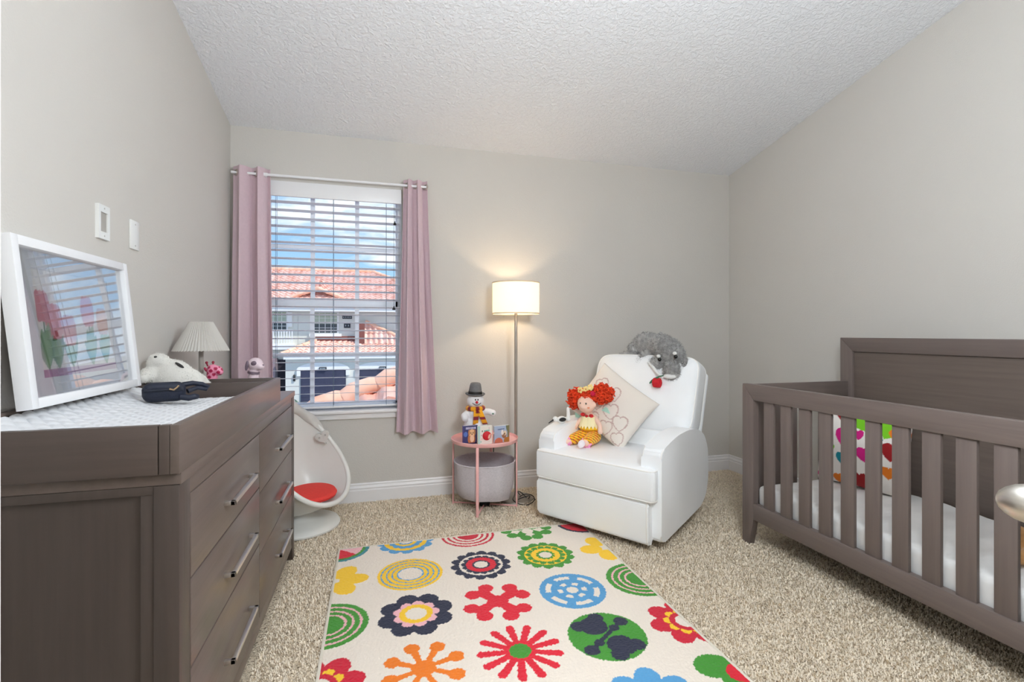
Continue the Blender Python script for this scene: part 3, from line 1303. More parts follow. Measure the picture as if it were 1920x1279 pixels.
# ------------------------------------------------------------------ egg chair
EC = (-.445, 3.27)
eg = thing('egg_chair', 'white egg-shaped swivel chair with red seat pad in the window corner', 'chair', (*EC, 0), math.radians(-30))
EGGW = M('egg_white_shell', (226, 226, 222), .3, var=.01)
bm = B()
lathe(bm, [(0, 0), (.215, 0), (.229, .008), (.231, .018), (.222, .032), (.19, .042), (.12, .056), (.075, .075), (.052, .105), (.050, .16), (0, .16)], (0, 0, 0), 64)
obj('base', bm, EGGW, eg)


def rim(a):
    """egg-shaped opening, a in 0..2pi, from the low front lip round to the tip"""
    s_ = (1 - math.cos(a)) / 2
    w = .282 * math.sin(a) * (1 + .25 * math.cos(a))
    return Vector((.250 - .49 * s_, w, .175 + .625 * s_))


apex = Vector((-.14, 0, .165))


def shell(off):
    def f(u, v):
        a = 2 * PI * u
        p = rim(a)
        # bowl runs from the rim back to a low rear bottom
        cen = Vector((.0, 0, .40))
        back = Vector((-.085, 0, .105))
        t = v
        q = p.lerp(back, t)
        bul = math.sin(PI * min(1, t)) * .5
        nrm = Vector((-.80, 0, -.62))
        side = Vector((0, p.y, 0))
        r = q + nrm * (.235 * bul * (1 - .25 * t)) + side * (.42 * bul)
        r.z = max(r.z, .10 + .012 * (1 - t))
        return r - (r - cen).normalized() * off
    return f


bm = B()
grid(bm, shell(0), 72, 20, closed_u=True)
grid(bm, shell(.016), 72, 20, closed_u=True)
bmesh.ops.remove_doubles(bm, verts=bm.verts, dist=1e-4)
obj('shell', bm, EGGW, eg, ang=80)
bm = B()
tube(bm, [rim(2 * PI * k / 96) for k in range(96)], .0155, 12, closed=True)
obj('rim', bm, EGGW, eg)
bm = B()
lathe(bm, [(0, .0), (.13, 0), (.165, .008), (.172, .022), (.162, .036), (.10, .046), (0, .050)], (0, 0, 0), 40)
for v in bm.verts:
    v.co.x *= .92 if v.co.x > 0 else .80
    v.co.z += -.05 * v.co.x
obj('seat_pad', bm, M('red_fabric', (224, 62, 54), .85, var=.04, vs=60, bump=.1, bs=300), eg, loc=(.060, 0, .192))
GREYC = M('canopy_cloth', (206, 203, 198), .85, var=.03, vs=30)


def canopy(u, v):
    # gathered cloth along the upper rim, folded back over the tip
    a = PI * .56 + (PI * .88) * u
    p = rim(a)
    tip = Vector((-.255, 0, .81))
    q = p.lerp(tip, .0)
    out_ = (p - Vector((0, 0, .45)))
    out_.normalize()
    k = math.sin(2 * PI * v)
    k2 = math.cos(2 * PI * v)
    th = .016 + .036 * math.sin(PI * u) ** .7
    fold = .005 * math.sin(14 * u + 12 * v) + .004 * math.sin(31 * u - 7 * v)
    return p + out_ * (th * k2 + fold) + Vector((.75, 0, .55)) * (th * 1.0 * k + fold) * .8


bm = B()
grid(bm, canopy, 60, 20)
can = obj('canopy', bm, GREYC, eg, ang=80)
ht = []
for k in range(40):
    t = 2 * PI * k / 40
    ht.append((.0029 * 16 * math.sin(t) ** 3, .0029 * (13 * math.cos(t) - 5 * math.cos(2 * t) - 2 * math.cos(3 * t) - math.cos(4 * t))))
bm = B()
hp = rim(PI * .545)
mt = Matrix.Translation((hp.x + .024, hp.y - .042, hp.z - .022)) @ Matrix.Rotation(math.radians(30), 4, 'Z') @ Matrix.Rotation(-.45, 4, 'Y')
prism(bm, ht, -.010, .010, 'xz', .004, mat=mt)
tg = obj('heart_tag', bm, GREYC, eg)
for dx in (-.020, .020):
    bm = B()
    cyl(bm, mt @ Vector((dx, -.014, .006)), mt @ Vector((dx, .012, .006)), .0065, n=10)
    obj('stud', bm, M('grip_grey', (176, 173, 168), .6), tg)

# ------------------------------------------------------------------ side table with basket
ST = (.730, 3.330)
st = thing('side_table', 'round pink metal tray table with a grey cloth basket beside the floor lamp', 'side table', (*ST, 0))
TR = .228
bm = B()
lathe(bm, [(0, .452), (TR - .004, .452), (TR, .456), (TR + .004, .476), (TR + .001, .478), (TR - .004, .460), (TR - .012, .456), (0, .456)], (0, 0, 0), 72)
obj('tray', bm, PINKMET, st)
angs = [math.atan2(.095, -.208) + PI / 2 * k for k in range(4)]
for a in angs:
    bm = B()
    c, s = math.cos(a), math.sin(a)
    box(bm, -.004, .004, -.009, .009, 0, .452, .001, mat=Matrix.Translation((TR * .985 * c, TR * .985 * s, 0)) @ Matrix.Rotation(a, 4, 'Z'))
    obj('leg', bm, PINKMET, st)
for a in angs[:2]:
    bm = B()
    box(bm, -TR * .985, TR * .985, -.004, .004, .010, .018, .001, mat=Matrix.Rotation(a, 4, 'Z'))
    obj('crossbar', bm, PINKMET, st)
    bm = B()
    box(bm, -TR * .985, TR * .985, -.003, .003, .446, .4515, mat=Matrix.Rotation(a, 4, 'Z'))
    obj('crossbar', bm, PINKMET, st)
bm = B()
lathe(bm, [(0, .002), (.034, .002), (.036, .006), (.036, .030), (.032, .034), (0, .034)], (0, 0, 0), 24)
obj('hub', bm, BLACK, st, label='black plastic joint where the crossbars meet')
BASK = M('basket_linen', (196, 190, 194), .95, var=.16, vs=26, stretch=(3, 3, 22), bump=.12, bs=60)


def bask(r0, zb):
    def f(u, v):
        a = 2 * PI * u
        z = zb + (.318 - zb) * v
        k = 1 - .10 * max(0, .35 - v) ** 1.5 / .2
        r = r0 * k * (.93 + .07 * v) + .004 * math.sin(5 * a + 3 * v) * (1 - v) + .003 * math.sin(9 * a + 1)
        zz_ = z + (.016 * math.cos(a + 2.4) if v < .2 else 0) * (1 - v * 5)
        return (r * math.cos(a), r * math.sin(a), zz_)
    return f


bm = B()
o_ = grid(bm, bask(.212, .072), 64, 14, closed_u=True)
i_ = grid(bm, bask(.204, .082), 64, 14, closed_u=True)
for k in range(64):
    j = (k + 1) % 64
    bm.faces.new((o_[k][14], o_[j][14], i_[j][14], i_[k][14]))
bm.faces.new([o_[k][0] for k in range(64)])
bm.faces.new([i_[k][0] for k in range(64)])
ba = obj('basket', bm, BASK, st)
bm = B()
tube(bm, [(.210 * math.cos(2 * PI * k / 64), .210 * math.sin(2 * PI * k / 64), .319) for k in range(64)], .0048, 8, closed=True)
obj('rim', bm, M('basket_rim', (198, 192, 196), .9, var=.1, vs=60), ba)

# ------------------------------------------------------------------ floor lamp
FL = (.975, 3.400)
fl = thing('floor_lamp', 'lit floor lamp with white drum shade behind the side table', 'floor lamp', (*FL, 0))
LAMPM = M('lamp_brushed_metal', (176, 168, 158), .4, .85, var=.05)
bm = B()
lathe(bm, [(0, 0), (.125, 0), (.128, .005), (.122, .014), (.02, .019), (.012, .03), (0, .03)], (0, 0, 0), 40)
obj('base', bm, LAMPM, fl)
bm = B()
cyl(bm, (0, 0, .02), (0, 0, 1.36), .0105, n=18)
obj('pole', bm, LAMPM, fl)
bm = B()
cyl(bm, (0, 0, 1.345), (0, 0, 1.395), .018, n=20)
for a in (0, 2.09, 4.19):
    cyl(bm, (0, 0, 1.352), (.166 * math.cos(a), .166 * math.sin(a), 1.352), .002, n=6)
obj('socket', bm, LAMPM, fl)
bm = B()
ell(bm, (0, 0, 1.44), (.030, .030, .042))
bulbm, bt, bb = newmat('warm_bulb')
bb.inputs['Emission Color'].default_value = (1, .78, .5, 1)
bb.inputs['Emission Strength'].default_value = 12
obj('bulb', bm, bulbm, fl)
bm = B()
grid(bm, lambda u, v: (.168 * math.cos(2 * PI * u), .168 * math.sin(2 * PI * u), 1.338 + .220 * v), 64, 6, closed_u=True)
sh = obj('shade', bm, shademat('drum_linen', (246, 240, 228), .32, .55, (1, .86, .66)), fl)
baked(sh, [('SOLIDIFY', dict(thickness=.0015, offset=0))])
HEM = M('shade_hem', (226, 206, 178), .8)
for z in (1.338, 1.558):
    bm = B()
    lathe(bm, [(.1665, z - .004), (.1700, z - .004), (.1700, z + .004), (.1665, z + .004)], (0, 0, 0), 64, closed=True)
    obj('hem', bm, HEM, sh)
for dz, e in ((1.435, 24),):
    lamp('floor_lamp_bulb', 'POINT', (FL[0], FL[1], dz), e, (1.0, .74, .46), shadow_soft_size=.035)
cd = thing('power_cord', 'black power cord coiled on the carpet between side table and armchair', 'cord', (1.03, 3.33, 0))
bm = B()
pts = []
for k in range(120):
    t = k / 119
    a = 2 * PI * 2.6 * t
    r = .055 + .022 * math.sin(5 * t + 1)
    pts.append((r * 1.1 * math.cos(a) - .01, r * math.sin(a) * 1.25, .006 + .07 * abs(math.sin(3.7 * t * PI)) * t))
tube(bm, pts, .0032, 7)
obj('loop', bm, BLACK, cd)
bm = B()
tube(bm, [(-.06, .0, .006), (-.12, .05, .006), (-.16, .12, .008), (-.165, .22, .03), (-.166, .262, .12), (-.17, .285, .24), (-.165, .29, .36), (-.14, .294, .42)], .003, 7)
obj('lead', bm, BLACK, cd)

# ------------------------------------------------------------------ armchair
CU = Vector((math.cos(math.radians(56)), -math.sin(math.radians(56)), 0))
CV = Vector((math.sin(math.radians(56)), math.cos(math.radians(56)), 0))
CP = Vector((1.485, 2.33, 0))


def chw(u, v, z=0):
    """a spot on the armchair: u across from its right arm, v back from its front"""
    p = CP + CU * u + CV * v
    return Vector((p.x, p.y, z))


CRZ = math.radians(-56)
ac = thing('armchair', 'white upholstered recliner armchair in the far right corner', 'armchair', chw(-.415, .40), CRZ)


def pipe(name_pts, r=.0042, parent=None, closed=False, n=8):
    bm = B()
    tube(bm, name_pts, r, n, closed=closed)
    return obj('piping', bm, PIPING, parent)


bm = B()
lathe(bm, [(.19, 0), (.285, 0), (.29, .012), (.285, .024), (.19, .024)], (0, .06, 0), 48, closed=True)
for a in (0, PI / 2):
    box(bm, -.2, .2, -.02, .02, .006, .022, mat=Matrix.Translation((0, .06, 0)) @ Matrix.Rotation(a, 4, 'Z'))
cyl(bm, (0, .06, .006), (0, .06, .1), .05, n=24)
obj('swivel_base', bm, M('dark_metal', (50, 46, 44), .5, .6), ac)
bm = B()
box(bm, -.30, .30, -.37, .25, .075, .30, .01)
obj('body', bm, LEATHER, ac)
# arms: v along local y (v - .40)
prof = rounded([(0, .052), (0, .555), (.10, .585), (.24, .612), (.40, .618), (.54, .602), (.66, .55), (.725, .45), (.735, .28), (.70, .17), (.61, .108), (.30, .078)], .05, 4)
prof = [(a - .40, b) for a, b in prof]
for s in (-1, 1):
    bm = B()
    x0, x1 = (.295, .415) if s == 1 else (-.415, -.295)
    prism(bm, prof, x0, x1, 'yz', .018, 3)
    arm = obj('arm', bm, LEATHER, ac, ang=50)
    xo = s * .4085
    c = Vector((0, .30, 0))
    pipe([(xo, a * .988 + .0, .33 + (b - .33) * .982) for a, b in prof], .0045, arm, True)
    xi = s * .305
    pipe([(xi, a * .990, .33 + (b - .33) * .986) for a, b in prof if b > .45], .004, arm)
# T-shaped seat cushion
T = [(-.398, -.463), (.398, -.463), (.398, -.385), (.288, -.385), (.288, .13), (-.288, .13), (-.288, -.385), (-.398, -.385)]
bm = B()
prism(bm, rounded(T, .03, 3), .284, .452, 'xy', .020, 3)
bmesh.ops.triangulate(bm, faces=[f for f in bm.faces if len(f.verts) > 4])
for v in bm.verts:
    if v.co.z > .42:
        v.co.z += .008
sc_ = obj('seat_cushion', bm, LEATHER, ac, ang=50)
for z in (.447, .291):
    pipe([(x * 1.0 - (.006 if x > 0 else -.006), y + (.005 if y < -.4 else 0), z + (.006 if z > .4 else 0)) for x, y in rounded(T, .03, 3) if y < -.36], .0045, sc_)
# footrest panel
bm = B()
fp = rounded([(-.445, .047), (-.452, .20), (-.450, .282), (-.385, .282), (-.385, .047)], .025, 4)
prism(bm, fp, -.392, .362, 'yz', .014, 3)
fr = obj('footrest', bm, LEATHER, ac, ang=50)
pipe([(.352, a, b) for a, b in fp if a < -.40], .004, fr)
# back
lean = math.atan2(.22, .62)
bk = Matrix.Translation((0, .525 - .40, .54)) @ Matrix.Rotation(-lean, 4, 'X')


def puff(bm, hx, hz, th, mat, seg=26, rr=.07):
    def f(u, v):
        a = 2 * PI * u
        # superellipse outline, pillowed thickness
        e = .26
        ca, sa = math.cos(a), math.sin(a)
        ox_ = hx * math.copysign(abs(ca) ** e, ca)
        oz_ = hz * math.copysign(abs(sa) ** e, sa)
        t = v * 2 - 1
        k = (1 - abs(t) ** 4) ** .5 if abs(t) < 1 else 0
        q = 1 - .035 * (1 - k)
        return Vector((ox_ * q, t * th / 2, oz_ * q))
    vs = grid(bm, f, 72, 10, closed_u=True)
    allv = [v for r in vs for v in r]
    for end, sgn in ((0, -1), (10, 1)):
        prev = [vs[i][end] for i in range(72)]
        for k, dy in ((.93, .012), (.75, .022), (.5, .028), (.25, .031)):
            ring = []
            for i in range(72):
                p = vs[i][end].co
                w = bm.verts.new((p.x * k, p.y + sgn * dy * (1 if sgn < 0 else .3), p.z * k))
                ring.append(w)
            for i in range(72):
                j = (i + 1) % 72
                bm.faces.new((prev[i], prev[j], ring[j], ring[i]))
            prev = ring
            allv += ring
        bm.faces.new(prev)
    _xf(allv, mat)


bm = B()
puff(bm, .378, .262, .155, bk @ Matrix.Translation((0, .075, .275)))
box(bm, -.285, .285, .0, .15, -.16, .10, .03, 3, mat=bk)
bc = obj('back_cushion', bm, LEATHER, ac, ang=60)
outl = []
for k in range(96):
    a = 2 * PI * k / 96
    e = .26
    ca, sa = math.cos(a), math.sin(a)
    outl.append((.378 * math.copysign(abs(ca) ** e, ca), .262 * math.copysign(abs(sa) ** e, sa)))
for dy in (.004, .148):
    pipe([bk @ Vector((x * .983, dy, z * .98 + .275)) for x, z in outl], .0045, bc, True)
bm = B()
box(bm, -.375, .375, .150, .215, -.22, .475, .03, 3, mat=bk)
obj('back_shell', bm, LEATHER, ac, ang=50)

# ------------------------------------------------------------------ cushion with stitched hearts on the armchair
c0 = chw(-.53, .425, .705)
A = (CU * .40 + CV * .02 + Vector((0, 0, -.26)))
Bv = (CU * -.22 + CV * -.15 + Vector((0, 0, -.27)))
ax = A.normalized()
az = -(Bv - ax * Bv.dot(ax)).normalized()
ay = az.cross(ax)
hp_ = thing('throw_cushion', 'cream cushion with stitched heart outlines leaning on the armchair back', 'cushion', c0)
hp_.rotation_euler = Matrix((ax, ay, az)).transposed().to_euler()
bm = B()
cushion(bm, .47, .40, .125, 90, .05)
for v in bm.verts:
    v.co.y += .006 * math.sin(16 * v.co.x + 9 * v.co.z) * math.sin(11 * v.co.z - 3 * v.co.x)
co_ = obj('cover', bm, Mvc('cream_cotton', .85, .1, 500, .1), hp_, ang=80)


def stitched(co):
    x, z = co[:, 0], co[:, 2]
    c = np.tile(np.array(lin((232, 224, 214))), (len(co), 1))
    for hx_, hz_, s, r in ((-.10, -.055, .047, .0), (-.0, -.05, .050, .1), (.085, -.07, .048, .0), (-.05, .045, .045, .25), (-.145, .05, .042, .3), (.03, -.145, .045, -.1), (.125, -.150, .040, .2), (-.06, -.145, .04, .4)):
        r += .55
        s *= 1.18
        dx, dz = (x - hx_ * 1.12 - .035) / s, (z - hz_ * 1.1 - .012) / s
        u = dx * math.cos(r) + dz * math.sin(r)
        w = -dx * math.sin(r) + dz * math.cos(r)
        d = heart2(u, w)
        m = (np.abs(d) < .16) & (co[:, 1] < 0)
        c[m] = lin((196, 168, 160))
    return c


pattern(co_, stitched)

# ------------------------------------------------------------------ rag doll
SKIN = M('doll_skin', (244, 206, 186), .85, var=.02, vs=40)
YEL = M('yellow_knit', (250, 200, 40), .9, var=.08, vs=90, bump=.2, bs=300)
HAIR = M('orange_yarn', (226, 66, 22), .9, var=.25, vs=40)
PINK = M('pink_felt', (236, 130, 170), .9, var=.06)
MINT = M('mint_felt', (176, 220, 204), .9, var=.05)
do = thing('rag_doll', 'rag doll with orange yarn hair and yellow outfit sitting on the armchair', 'doll', chw(-.635, .31, .459), CRZ + .08)
body = blob('body', [('e', (0, .0, .125), (.042, .036, .065)), ('e', (-.012, -.03, .267), (.062, .056, .062)), ('e', (-.012, -.078, .251), (.022, .016, .016)),
                     ('c', [(0, -.01, .18), (-.008, -.02, .23)], [.028, .026]),
                     ('e', (.050, -.038, .267), (.014, .012, .018)), ('e', (-.072, -.025, .265), (.012, .012, .017)),
                     ('c', [(.035, -.01, .178), (.085, -.03, .135), (.100, -.055, .095)], [.019, .016, .017]),
                     ('c', [(-.035, -.01, .178), (-.075, -.025, .140), (-.088, -.05, .105)], [.019, .016, .017]),
                     ('c', [(-.035, -.01, .045), (-.075, -.115, .030), (-.118, -.175, .026)], [.038, .028, .019]),
                     ('c', [(.035, -.01, .045), (.040, -.115, .032), (.032, -.170, .030)], [.038, .028, .019])], SKIN, do, .006, 3)
knit = Mvc('striped_knit', .9, .3, 300, .2)
tr = blob('trousers', [('e', (0, .0, .075), (.056, .048, .055)), ('c', [(-.035, -.01, .052), (-.074, -.110, .036)], [.048, .036]), ('c', [(.035, -.01, .052), (.040, -.110, .038)], [.048, .036])], knit, do, .005, 3)


def stripes(co):
    d = (co[:, 2] + co[:, 1] * .75) * 46
    c = np.tile(np.array(lin((248, 190, 40))), (len(co), 1))
    ph = d % 1
    c[ph < .28] = lin((120, 70, 40))
    an = np.sin(co[:, 0] * 260 + np.floor(d) * 1.6)
    c[(ph < .36) & (an > .1)] = lin((206, 40, 36))
    return c


pattern(tr, stripes)
blob('tunic', [('e', (0, -.002, .145), (.058, .048, .045)), ('e', (0, -.006, .108), (.076, .068, .022))], YEL, do, .005, 3)
bm = B()
CREAMF = M('cream_felt', (252, 238, 190), .9)
for k in range(7):
    a = -2.5 + k * .33
    d = Vector((math.cos(a), math.sin(a), 0))
    p = d * .050 + Vector((0, 0, .184))
    q = d * .062 + Vector((0, 0, .128))
    s = d.cross(Vector((0, 0, 1)))
    pr_ = [p - s * .008, p + s * .008, q + s * .012 + d * .004, q + d * .012 + Vector((0, 0, -.022)), q - s * .012 + d * .004]
    v0 = [bm.verts.new(x) for x in pr_]
    v1 = [bm.verts.new(x + d * .004) for x in pr_]
    bm.faces.new(v0)
    bm.faces.new(list(reversed(v1)))
    for i in range(5):
        bm.faces.new((v0[i], v1[i], v1[(i + 1) % 5], v0[(i + 1) % 5]))
obj('petal_collar', bm, CREAMF, do)
REDF = M('red_felt', (206, 40, 44), .9)
bm = B()
ell(bm, (-.032, -.044, .196), (.016, .010, .012))
ell(bm, (.030, -.044, .192), (.016, .010, .012))
ell(bm, (.0, -.050, .188), (.010, .009, .010))
obj('neck_bow', bm, REDF, do)
for sx, c in ((-1, (-.118, -.172, .026)), (1, (.032, -.166, .030))):
    d = Vector((-.35 if sx < 0 else .0, -.9, .12)).normalized()
    bm = B()
    ell(bm, Vector(c) + d * .020, (.021, .030, .023), (0.5, 0, -.35 if sx < 0 else 0))
    s1 = obj('shoe', bm, M('doll_shoe', (244, 236, 240), .7), do)
    bm = B()
    ell(bm, Vector(c) - d * .002, (.020, .010, .022), (0, 0, -.35 if sx < 0 else 0))
    obj('strap', bm, PINK, s1)
    bm = B()
    rr = []
    for k in range(48):
        a = 2 * PI * k / 48
        u, w = frame_of(d)
        rr.append(Vector(c) - d * (.042 + .006 * math.sin(6 * a)) + (u * math.cos(a) + w * math.sin(a)) * (.030 + .006 * math.cos(8 * a)))
    tube(bm, rr, .0075, 8, closed=True)
    obj('frill', bm, M('pink_frill', (240, 160, 200), .9), do)
for s in (-1, 1):
    bm = B()
    ell(bm, (-.010 + s * .020, -.0795, .275), (.0055, .004, .0065), None, 12)
    obj('eye', bm, M('doll_eye', (54, 62, 58), .3), do)
    bm = B()
    ell(bm, (-.010 + s * .033, -.070, .249), (.009, .003, .007), (0, 0, s * .6), 12)
    obj('cheek', bm, M('doll_cheek', (240, 150, 110), .9), do)
bm = B()
tube(bm, [(-.010 + .012 * t, -.083 + .004 * t * t, .242 + .004 * t * t) for t in np.linspace(-1, 1, 9)], .0013, 6)
obj('mouth', bm, M('doll_mouth', (190, 70, 60), .8), do)


def yarn(name, cens, n, mat, parent, seed, r0=.0042):
    r = random.Random(seed)
    bm = B()
    for _ in range(n):
        c, R = cens[r.randrange(len(cens))]
        d = Vector((r.gauss(0, 1), r.gauss(0, 1), r.gauss(0, 1))).normalized()
        p = Vector(c) + Vector((d.x * R[0], d.y * R[1], d.z * R[2])) * r.uniform(.55, .95)
        u, w = frame_of(d)
        k0 = r.uniform(0, 6.28)
        rad = r.uniform(.008, .015)
        pts = [p + (u * math.cos(k0 + t * 1.1) + w * math.sin(k0 + t * 1.1)) * rad + d * (.0035 * t) for t in range(7)]
        tube(bm, pts, r0, 5)
    return obj(name, bm, mat, parent, ang=80)


cap = blob('hair_cap', [('e', (-.012, -.006, .296), (.067, .058, .050)), ('e', (-.105, .0, .290), (.042, .042, .052)), ('e', (.085, .01, .337), (.055, .045, .048))], HAIR, do, .007, 2)
yarn('pigtail', [((-.105, .0, .290), (.054, .052, .064))], 150, HAIR, do, 3)
yarn('pigtail', [((.085, .01, .337), (.068, .058, .060))], 170, HAIR, do, 5)
yarn('fringe', [((-.012, -.008, .322), (.062, .056, .034))], 70, HAIR, do, 4)
bm = B()
for dx, dz in ((-.05, .357), (.025, .380), (-.01, .365)):
    for k in range(5):
        a = 2 * PI * k / 5
        ell(bm, (dx + .013 * math.cos(a), -.045, dz + .013 * math.sin(a)), (.010, .005, .010), None, 10)
obj('hair_flower', bm, M('flower_felt', (250, 226, 150), .9), do)
bm = B()
ell(bm, (.045, -.045, .340), (.020, .010, .018), (0, 0, .4))
ell(bm, (.070, -.040, .327), (.016, .010, .014))
obj('hair_bow', bm, M('crimson_felt', (200, 24, 66), .9), do)
for s in (-1, 1):
    bm = B()
    prism(bm, rounded([(s * .03, .12), (s * .115, .10), (s * .135, .20), (s * .10, .255), (s * .055, .21), (s * .10, .14)], .02, 4), .030, .038, 'xz', .002)
    obj('wing', bm, MINT, do)

# little white toy bird on the chair arm
tb = thing('plush_toy', 'tiny white and black plush bird lying on the armchair arm beside the doll', 'plush toy', chw(-.765, .135, .588), CRZ - .3)
WPL = M('white_plush', (236, 236, 234), .95, var=.03, vs=40, bump=.15, bs=200, sheen=.3)
blob('body', [('e', (0, .02, .036), (.024, .034, .024)), ('e', (-.012, -.022, .042), (.018, .018, .018)), ('c', [(.03, .055, .04), (.0, .075, .105)], [.014, .011])], WPL, tb, .004, 2)
bm = B()
cyl(bm, (-.014, -.036, .038), (-.028, -.066, .016), .0055, .003, 10)
obj('beak', bm, BLACK, tb)
bm = B()
ell(bm, (.022, .012, .040), (.007, .026, .014), (0, 0, -.2))
obj('wing', bm, BLACK, tb)

# ------------------------------------------------------------------ shaggy grey plush on the chair back
gp = thing('plush_toy', 'shaggy grey plush animal lying over the top of the armchair back', 'plush toy', chw(-.36, .76, 1.062), CRZ)


def G(u, v, z):
    return (u + .36, v - .76, z - 1.062)


GREYP = Mvc('grey_plush', .95, .3, 120, .3)
GF = M('grey_pile', (168, 166, 164), .95, var=.65, vs=38, sheen=.3)
gb = blob('body', [('e', G(-.45, .80, 1.120), (.110, .085, .082)), ('e', G(-.33, .76, 1.11), (.10, .09, .078)), ('e', G(-.24, .695, 1.055), (.100, .075, .092)), ('e', G(-.27, .70, 1.11), (.09, .085, .06)),
                   ('e', G(-.205, .635, .945), (.058, .050, .062)), ('e', G(-.545, .765, 1.075), (.045, .04, .055)), ('e', G(-.60, .735, 1.025), (.045, .032, .035)), ('e', G(-.55, .715, .990), (.042, .03, .032)),
                   ('c', [G(-.42, .76, 1.06), G(-.46, .70, .995)], [.05, .034]), ('e', G(-.475, .69, .985), (.034, .026, .022)),
                   ('e', G(-.315, .668, .990), (.055, .045, .05)), ('e', G(-.135, .68, 1.00), (.022, .03, .05)), ('e', G(-.36, .69, .985), (.028, .03, .045))], GREYP, gp, .008, 3)


def gpat(co):
    n = np.sin(co[:, 0] * 61 + 3 * np.sin(co[:, 2] * 47)) * np.sin(co[:, 1] * 53 + co[:, 2] * 39)
    m = np.sin(co[:, 0] * 190 + co[:, 2] * 130) * np.sin(co[:, 2] * 170 - co[:, 1] * 150)
    v = .40 + .09 * n + .08 * m
    v = np.where(co[:, 0] > .06, v * .66, v)
    mz = (np.abs(co[:, 2] + .150) < .012) & (co[:, 0] > .09)
    v = np.where(mz, .75, v)
    return np.stack([v, v * .99, v * .975], 1)


pattern(gb, gpat)
fur('pile', gb, GF, gp, 9000, .015, .0016, .25, 5)
for u, v, z in ((-.287, .626, 1.020), (-.170, .612, 1.043)):
    bm = B()
    ell(bm, G(u, v, z), (.0125, .010, .0125), None, 14)
    e_ = obj('eye', bm, M('plush_eye', (18, 18, 18), .15), gp)
    bm = B()
    ell(bm, G(u - .006, v - .001, z + .022), (.015, .010, .012), None, 12)
    obj('brow', bm, WPL, gp, label='white tuft over the eye')
bm = B()
tube(bm, [G(-.375, .645, 1.000), G(-.335, .630, .965), G(-.285, .600, .925), G(-.245, .582, .905)], [.009, .012, .011, .009], 10)
obj('muzzle_trim', bm, WPL, gp)
bm = B()
ell(bm, G(-.205, .597, .912), (.044, .022, .016), (0, 0, 0), 16)
obj('mouth', bm, WPL, gp, label='white band of the mouth')
for u in (-.50, -.37):
    bm = B()
    cyl(bm, G(u, .80, 1.165), G(u + .02, .80, 1.205), .022, .010, 12)
    obj('ear', bm, GF, gp)
ro = thing('fabric_rose', 'red fabric rose with green leaf held in the grey plush mouth', 'flower', chw(-.285, .575, .900), CRZ)
RR = M('rose_red', (200, 14, 30), .7, var=.15, vs=60)
GR = M('rose_leaf', (50, 110, 80), .7)
bm = B()
for k in range(9):
    a = k * 2.4
    r = .008 + .0014 * k
    vs = ell(bm, (r * math.cos(a), r * math.sin(a), -.030 - .0016 * (k % 3)), (.0165, .0165, .032), (0, 0, a), 12)
obj('petals', bm, RR, ro)
bm = B()
lathe(bm, [(0, .008), (.006, .006), (.012, -.004), (.015, -.016), (.006, -.010), (0, -.008)], (.004, 0, 0), 12)
tube(bm, [(.004, 0, 0), (.02, .0, .012), (.045, .004, .016)], .004, 7)
obj('stem', bm, GR, ro)
bm = B()
vs = ell(bm, (-.028, 0, -.020), (.032, .003, .008), (0, -.75, 0), 14)
obj('leaf', bm, GR, ro)

# ------------------------------------------------------------------ snowman and books on the side table
sn = thing('plush_snowman', 'plush snowman with grey hat and striped scarf on the pink side table', 'plush toy', (.672, 3.370, .461), -.1)
SNW = M('snow_plush', (240, 238, 240), .95, var=.03, vs=60, bump=.2, bs=260, sheen=.3)
blob('body', [('e', (0, 0, .085), (.082, .075, .088)), ('e', (0, -.004, .175), (.062, .056, .055)), ('e', (0, -.008, .266), (.060, .055, .056)),
              ('c', [(.05, -.01, .19), (.095, -.03, .190), (.118, -.04, .182)], [.024, .022, .024]), ('c', [(-.05, -.01, .185), (-.080, -.03, .165), (-.076, -.045, .150)], [.025, .024, .023])], SNW, sn, .006, 3)
FELT = M('grey_felt', (110, 110, 112), .9, var=.12, vs=50)
bm = B()
hatm = Euler((.06, .04, 0))
lathe(bm, [(0, .0), (.046, .0), (.062, .004), (.070, .012), (.068, .016), (.058, .010), (.047, .010), (.046, .028), (.041, .060), (.036, .082), (.030, .088), (.016, .084), (0, .082)], (-.002, -.004, .302), 36, hatm)
ht_ = obj('hat', bm, FELT, sn)
bm = B()
lathe(bm, [(.0468, .011), (.0485, .012), (.0470, .031), (.0452, .031)], (-.002, -.004, .302), 36, hatm, closed=True)
obj('hat_band', bm, BLACK, ht_)
SCARF = Mvc('scarf_knit', .9, .3, 200, .2)
bm = B()
grid(bm, lambda u, v: ((.054 + .016 * math.cos(2 * PI * v)) * math.cos(2 * PI * u), (.050 + .016 * math.cos(2 * PI * v)) * math.sin(2 * PI * u) - .006, .214 + .017 * math.sin(2 * PI * v)), 48, 12, closed_u=True)
for dx, dz in ((-.006, -.105), (.034, -.100)):
    def tail(u, v, dx=dx, dz=dz):
        x = .004 + dx * .5 + (dx * 1.2) * u + (v - .5) * .036
        return (x, -.066 - .012 * math.sin(PI * u) - .004 * math.cos(3 * v), .210 + dz * u)
    grid(bm, tail, 16, 4)
    grid(bm, lambda u, v: (tail(u, v)[0], tail(u, v)[1] + .006, tail(u, v)[2]), 16, 4)
scf = obj('scarf', bm, SCARF, sn, ang=80)


def scarfp(co):
    a = np.arctan2(co[:, 1], co[:, 0])
    t = np.where(co[:, 2] > .190, a * 2.4, co[:, 2] * 42)
    c = np.tile(np.array(lin((232, 160, 20))), (len(co), 1))
    c[(t % 2) < .95] = lin((126, 28, 40))
    return c


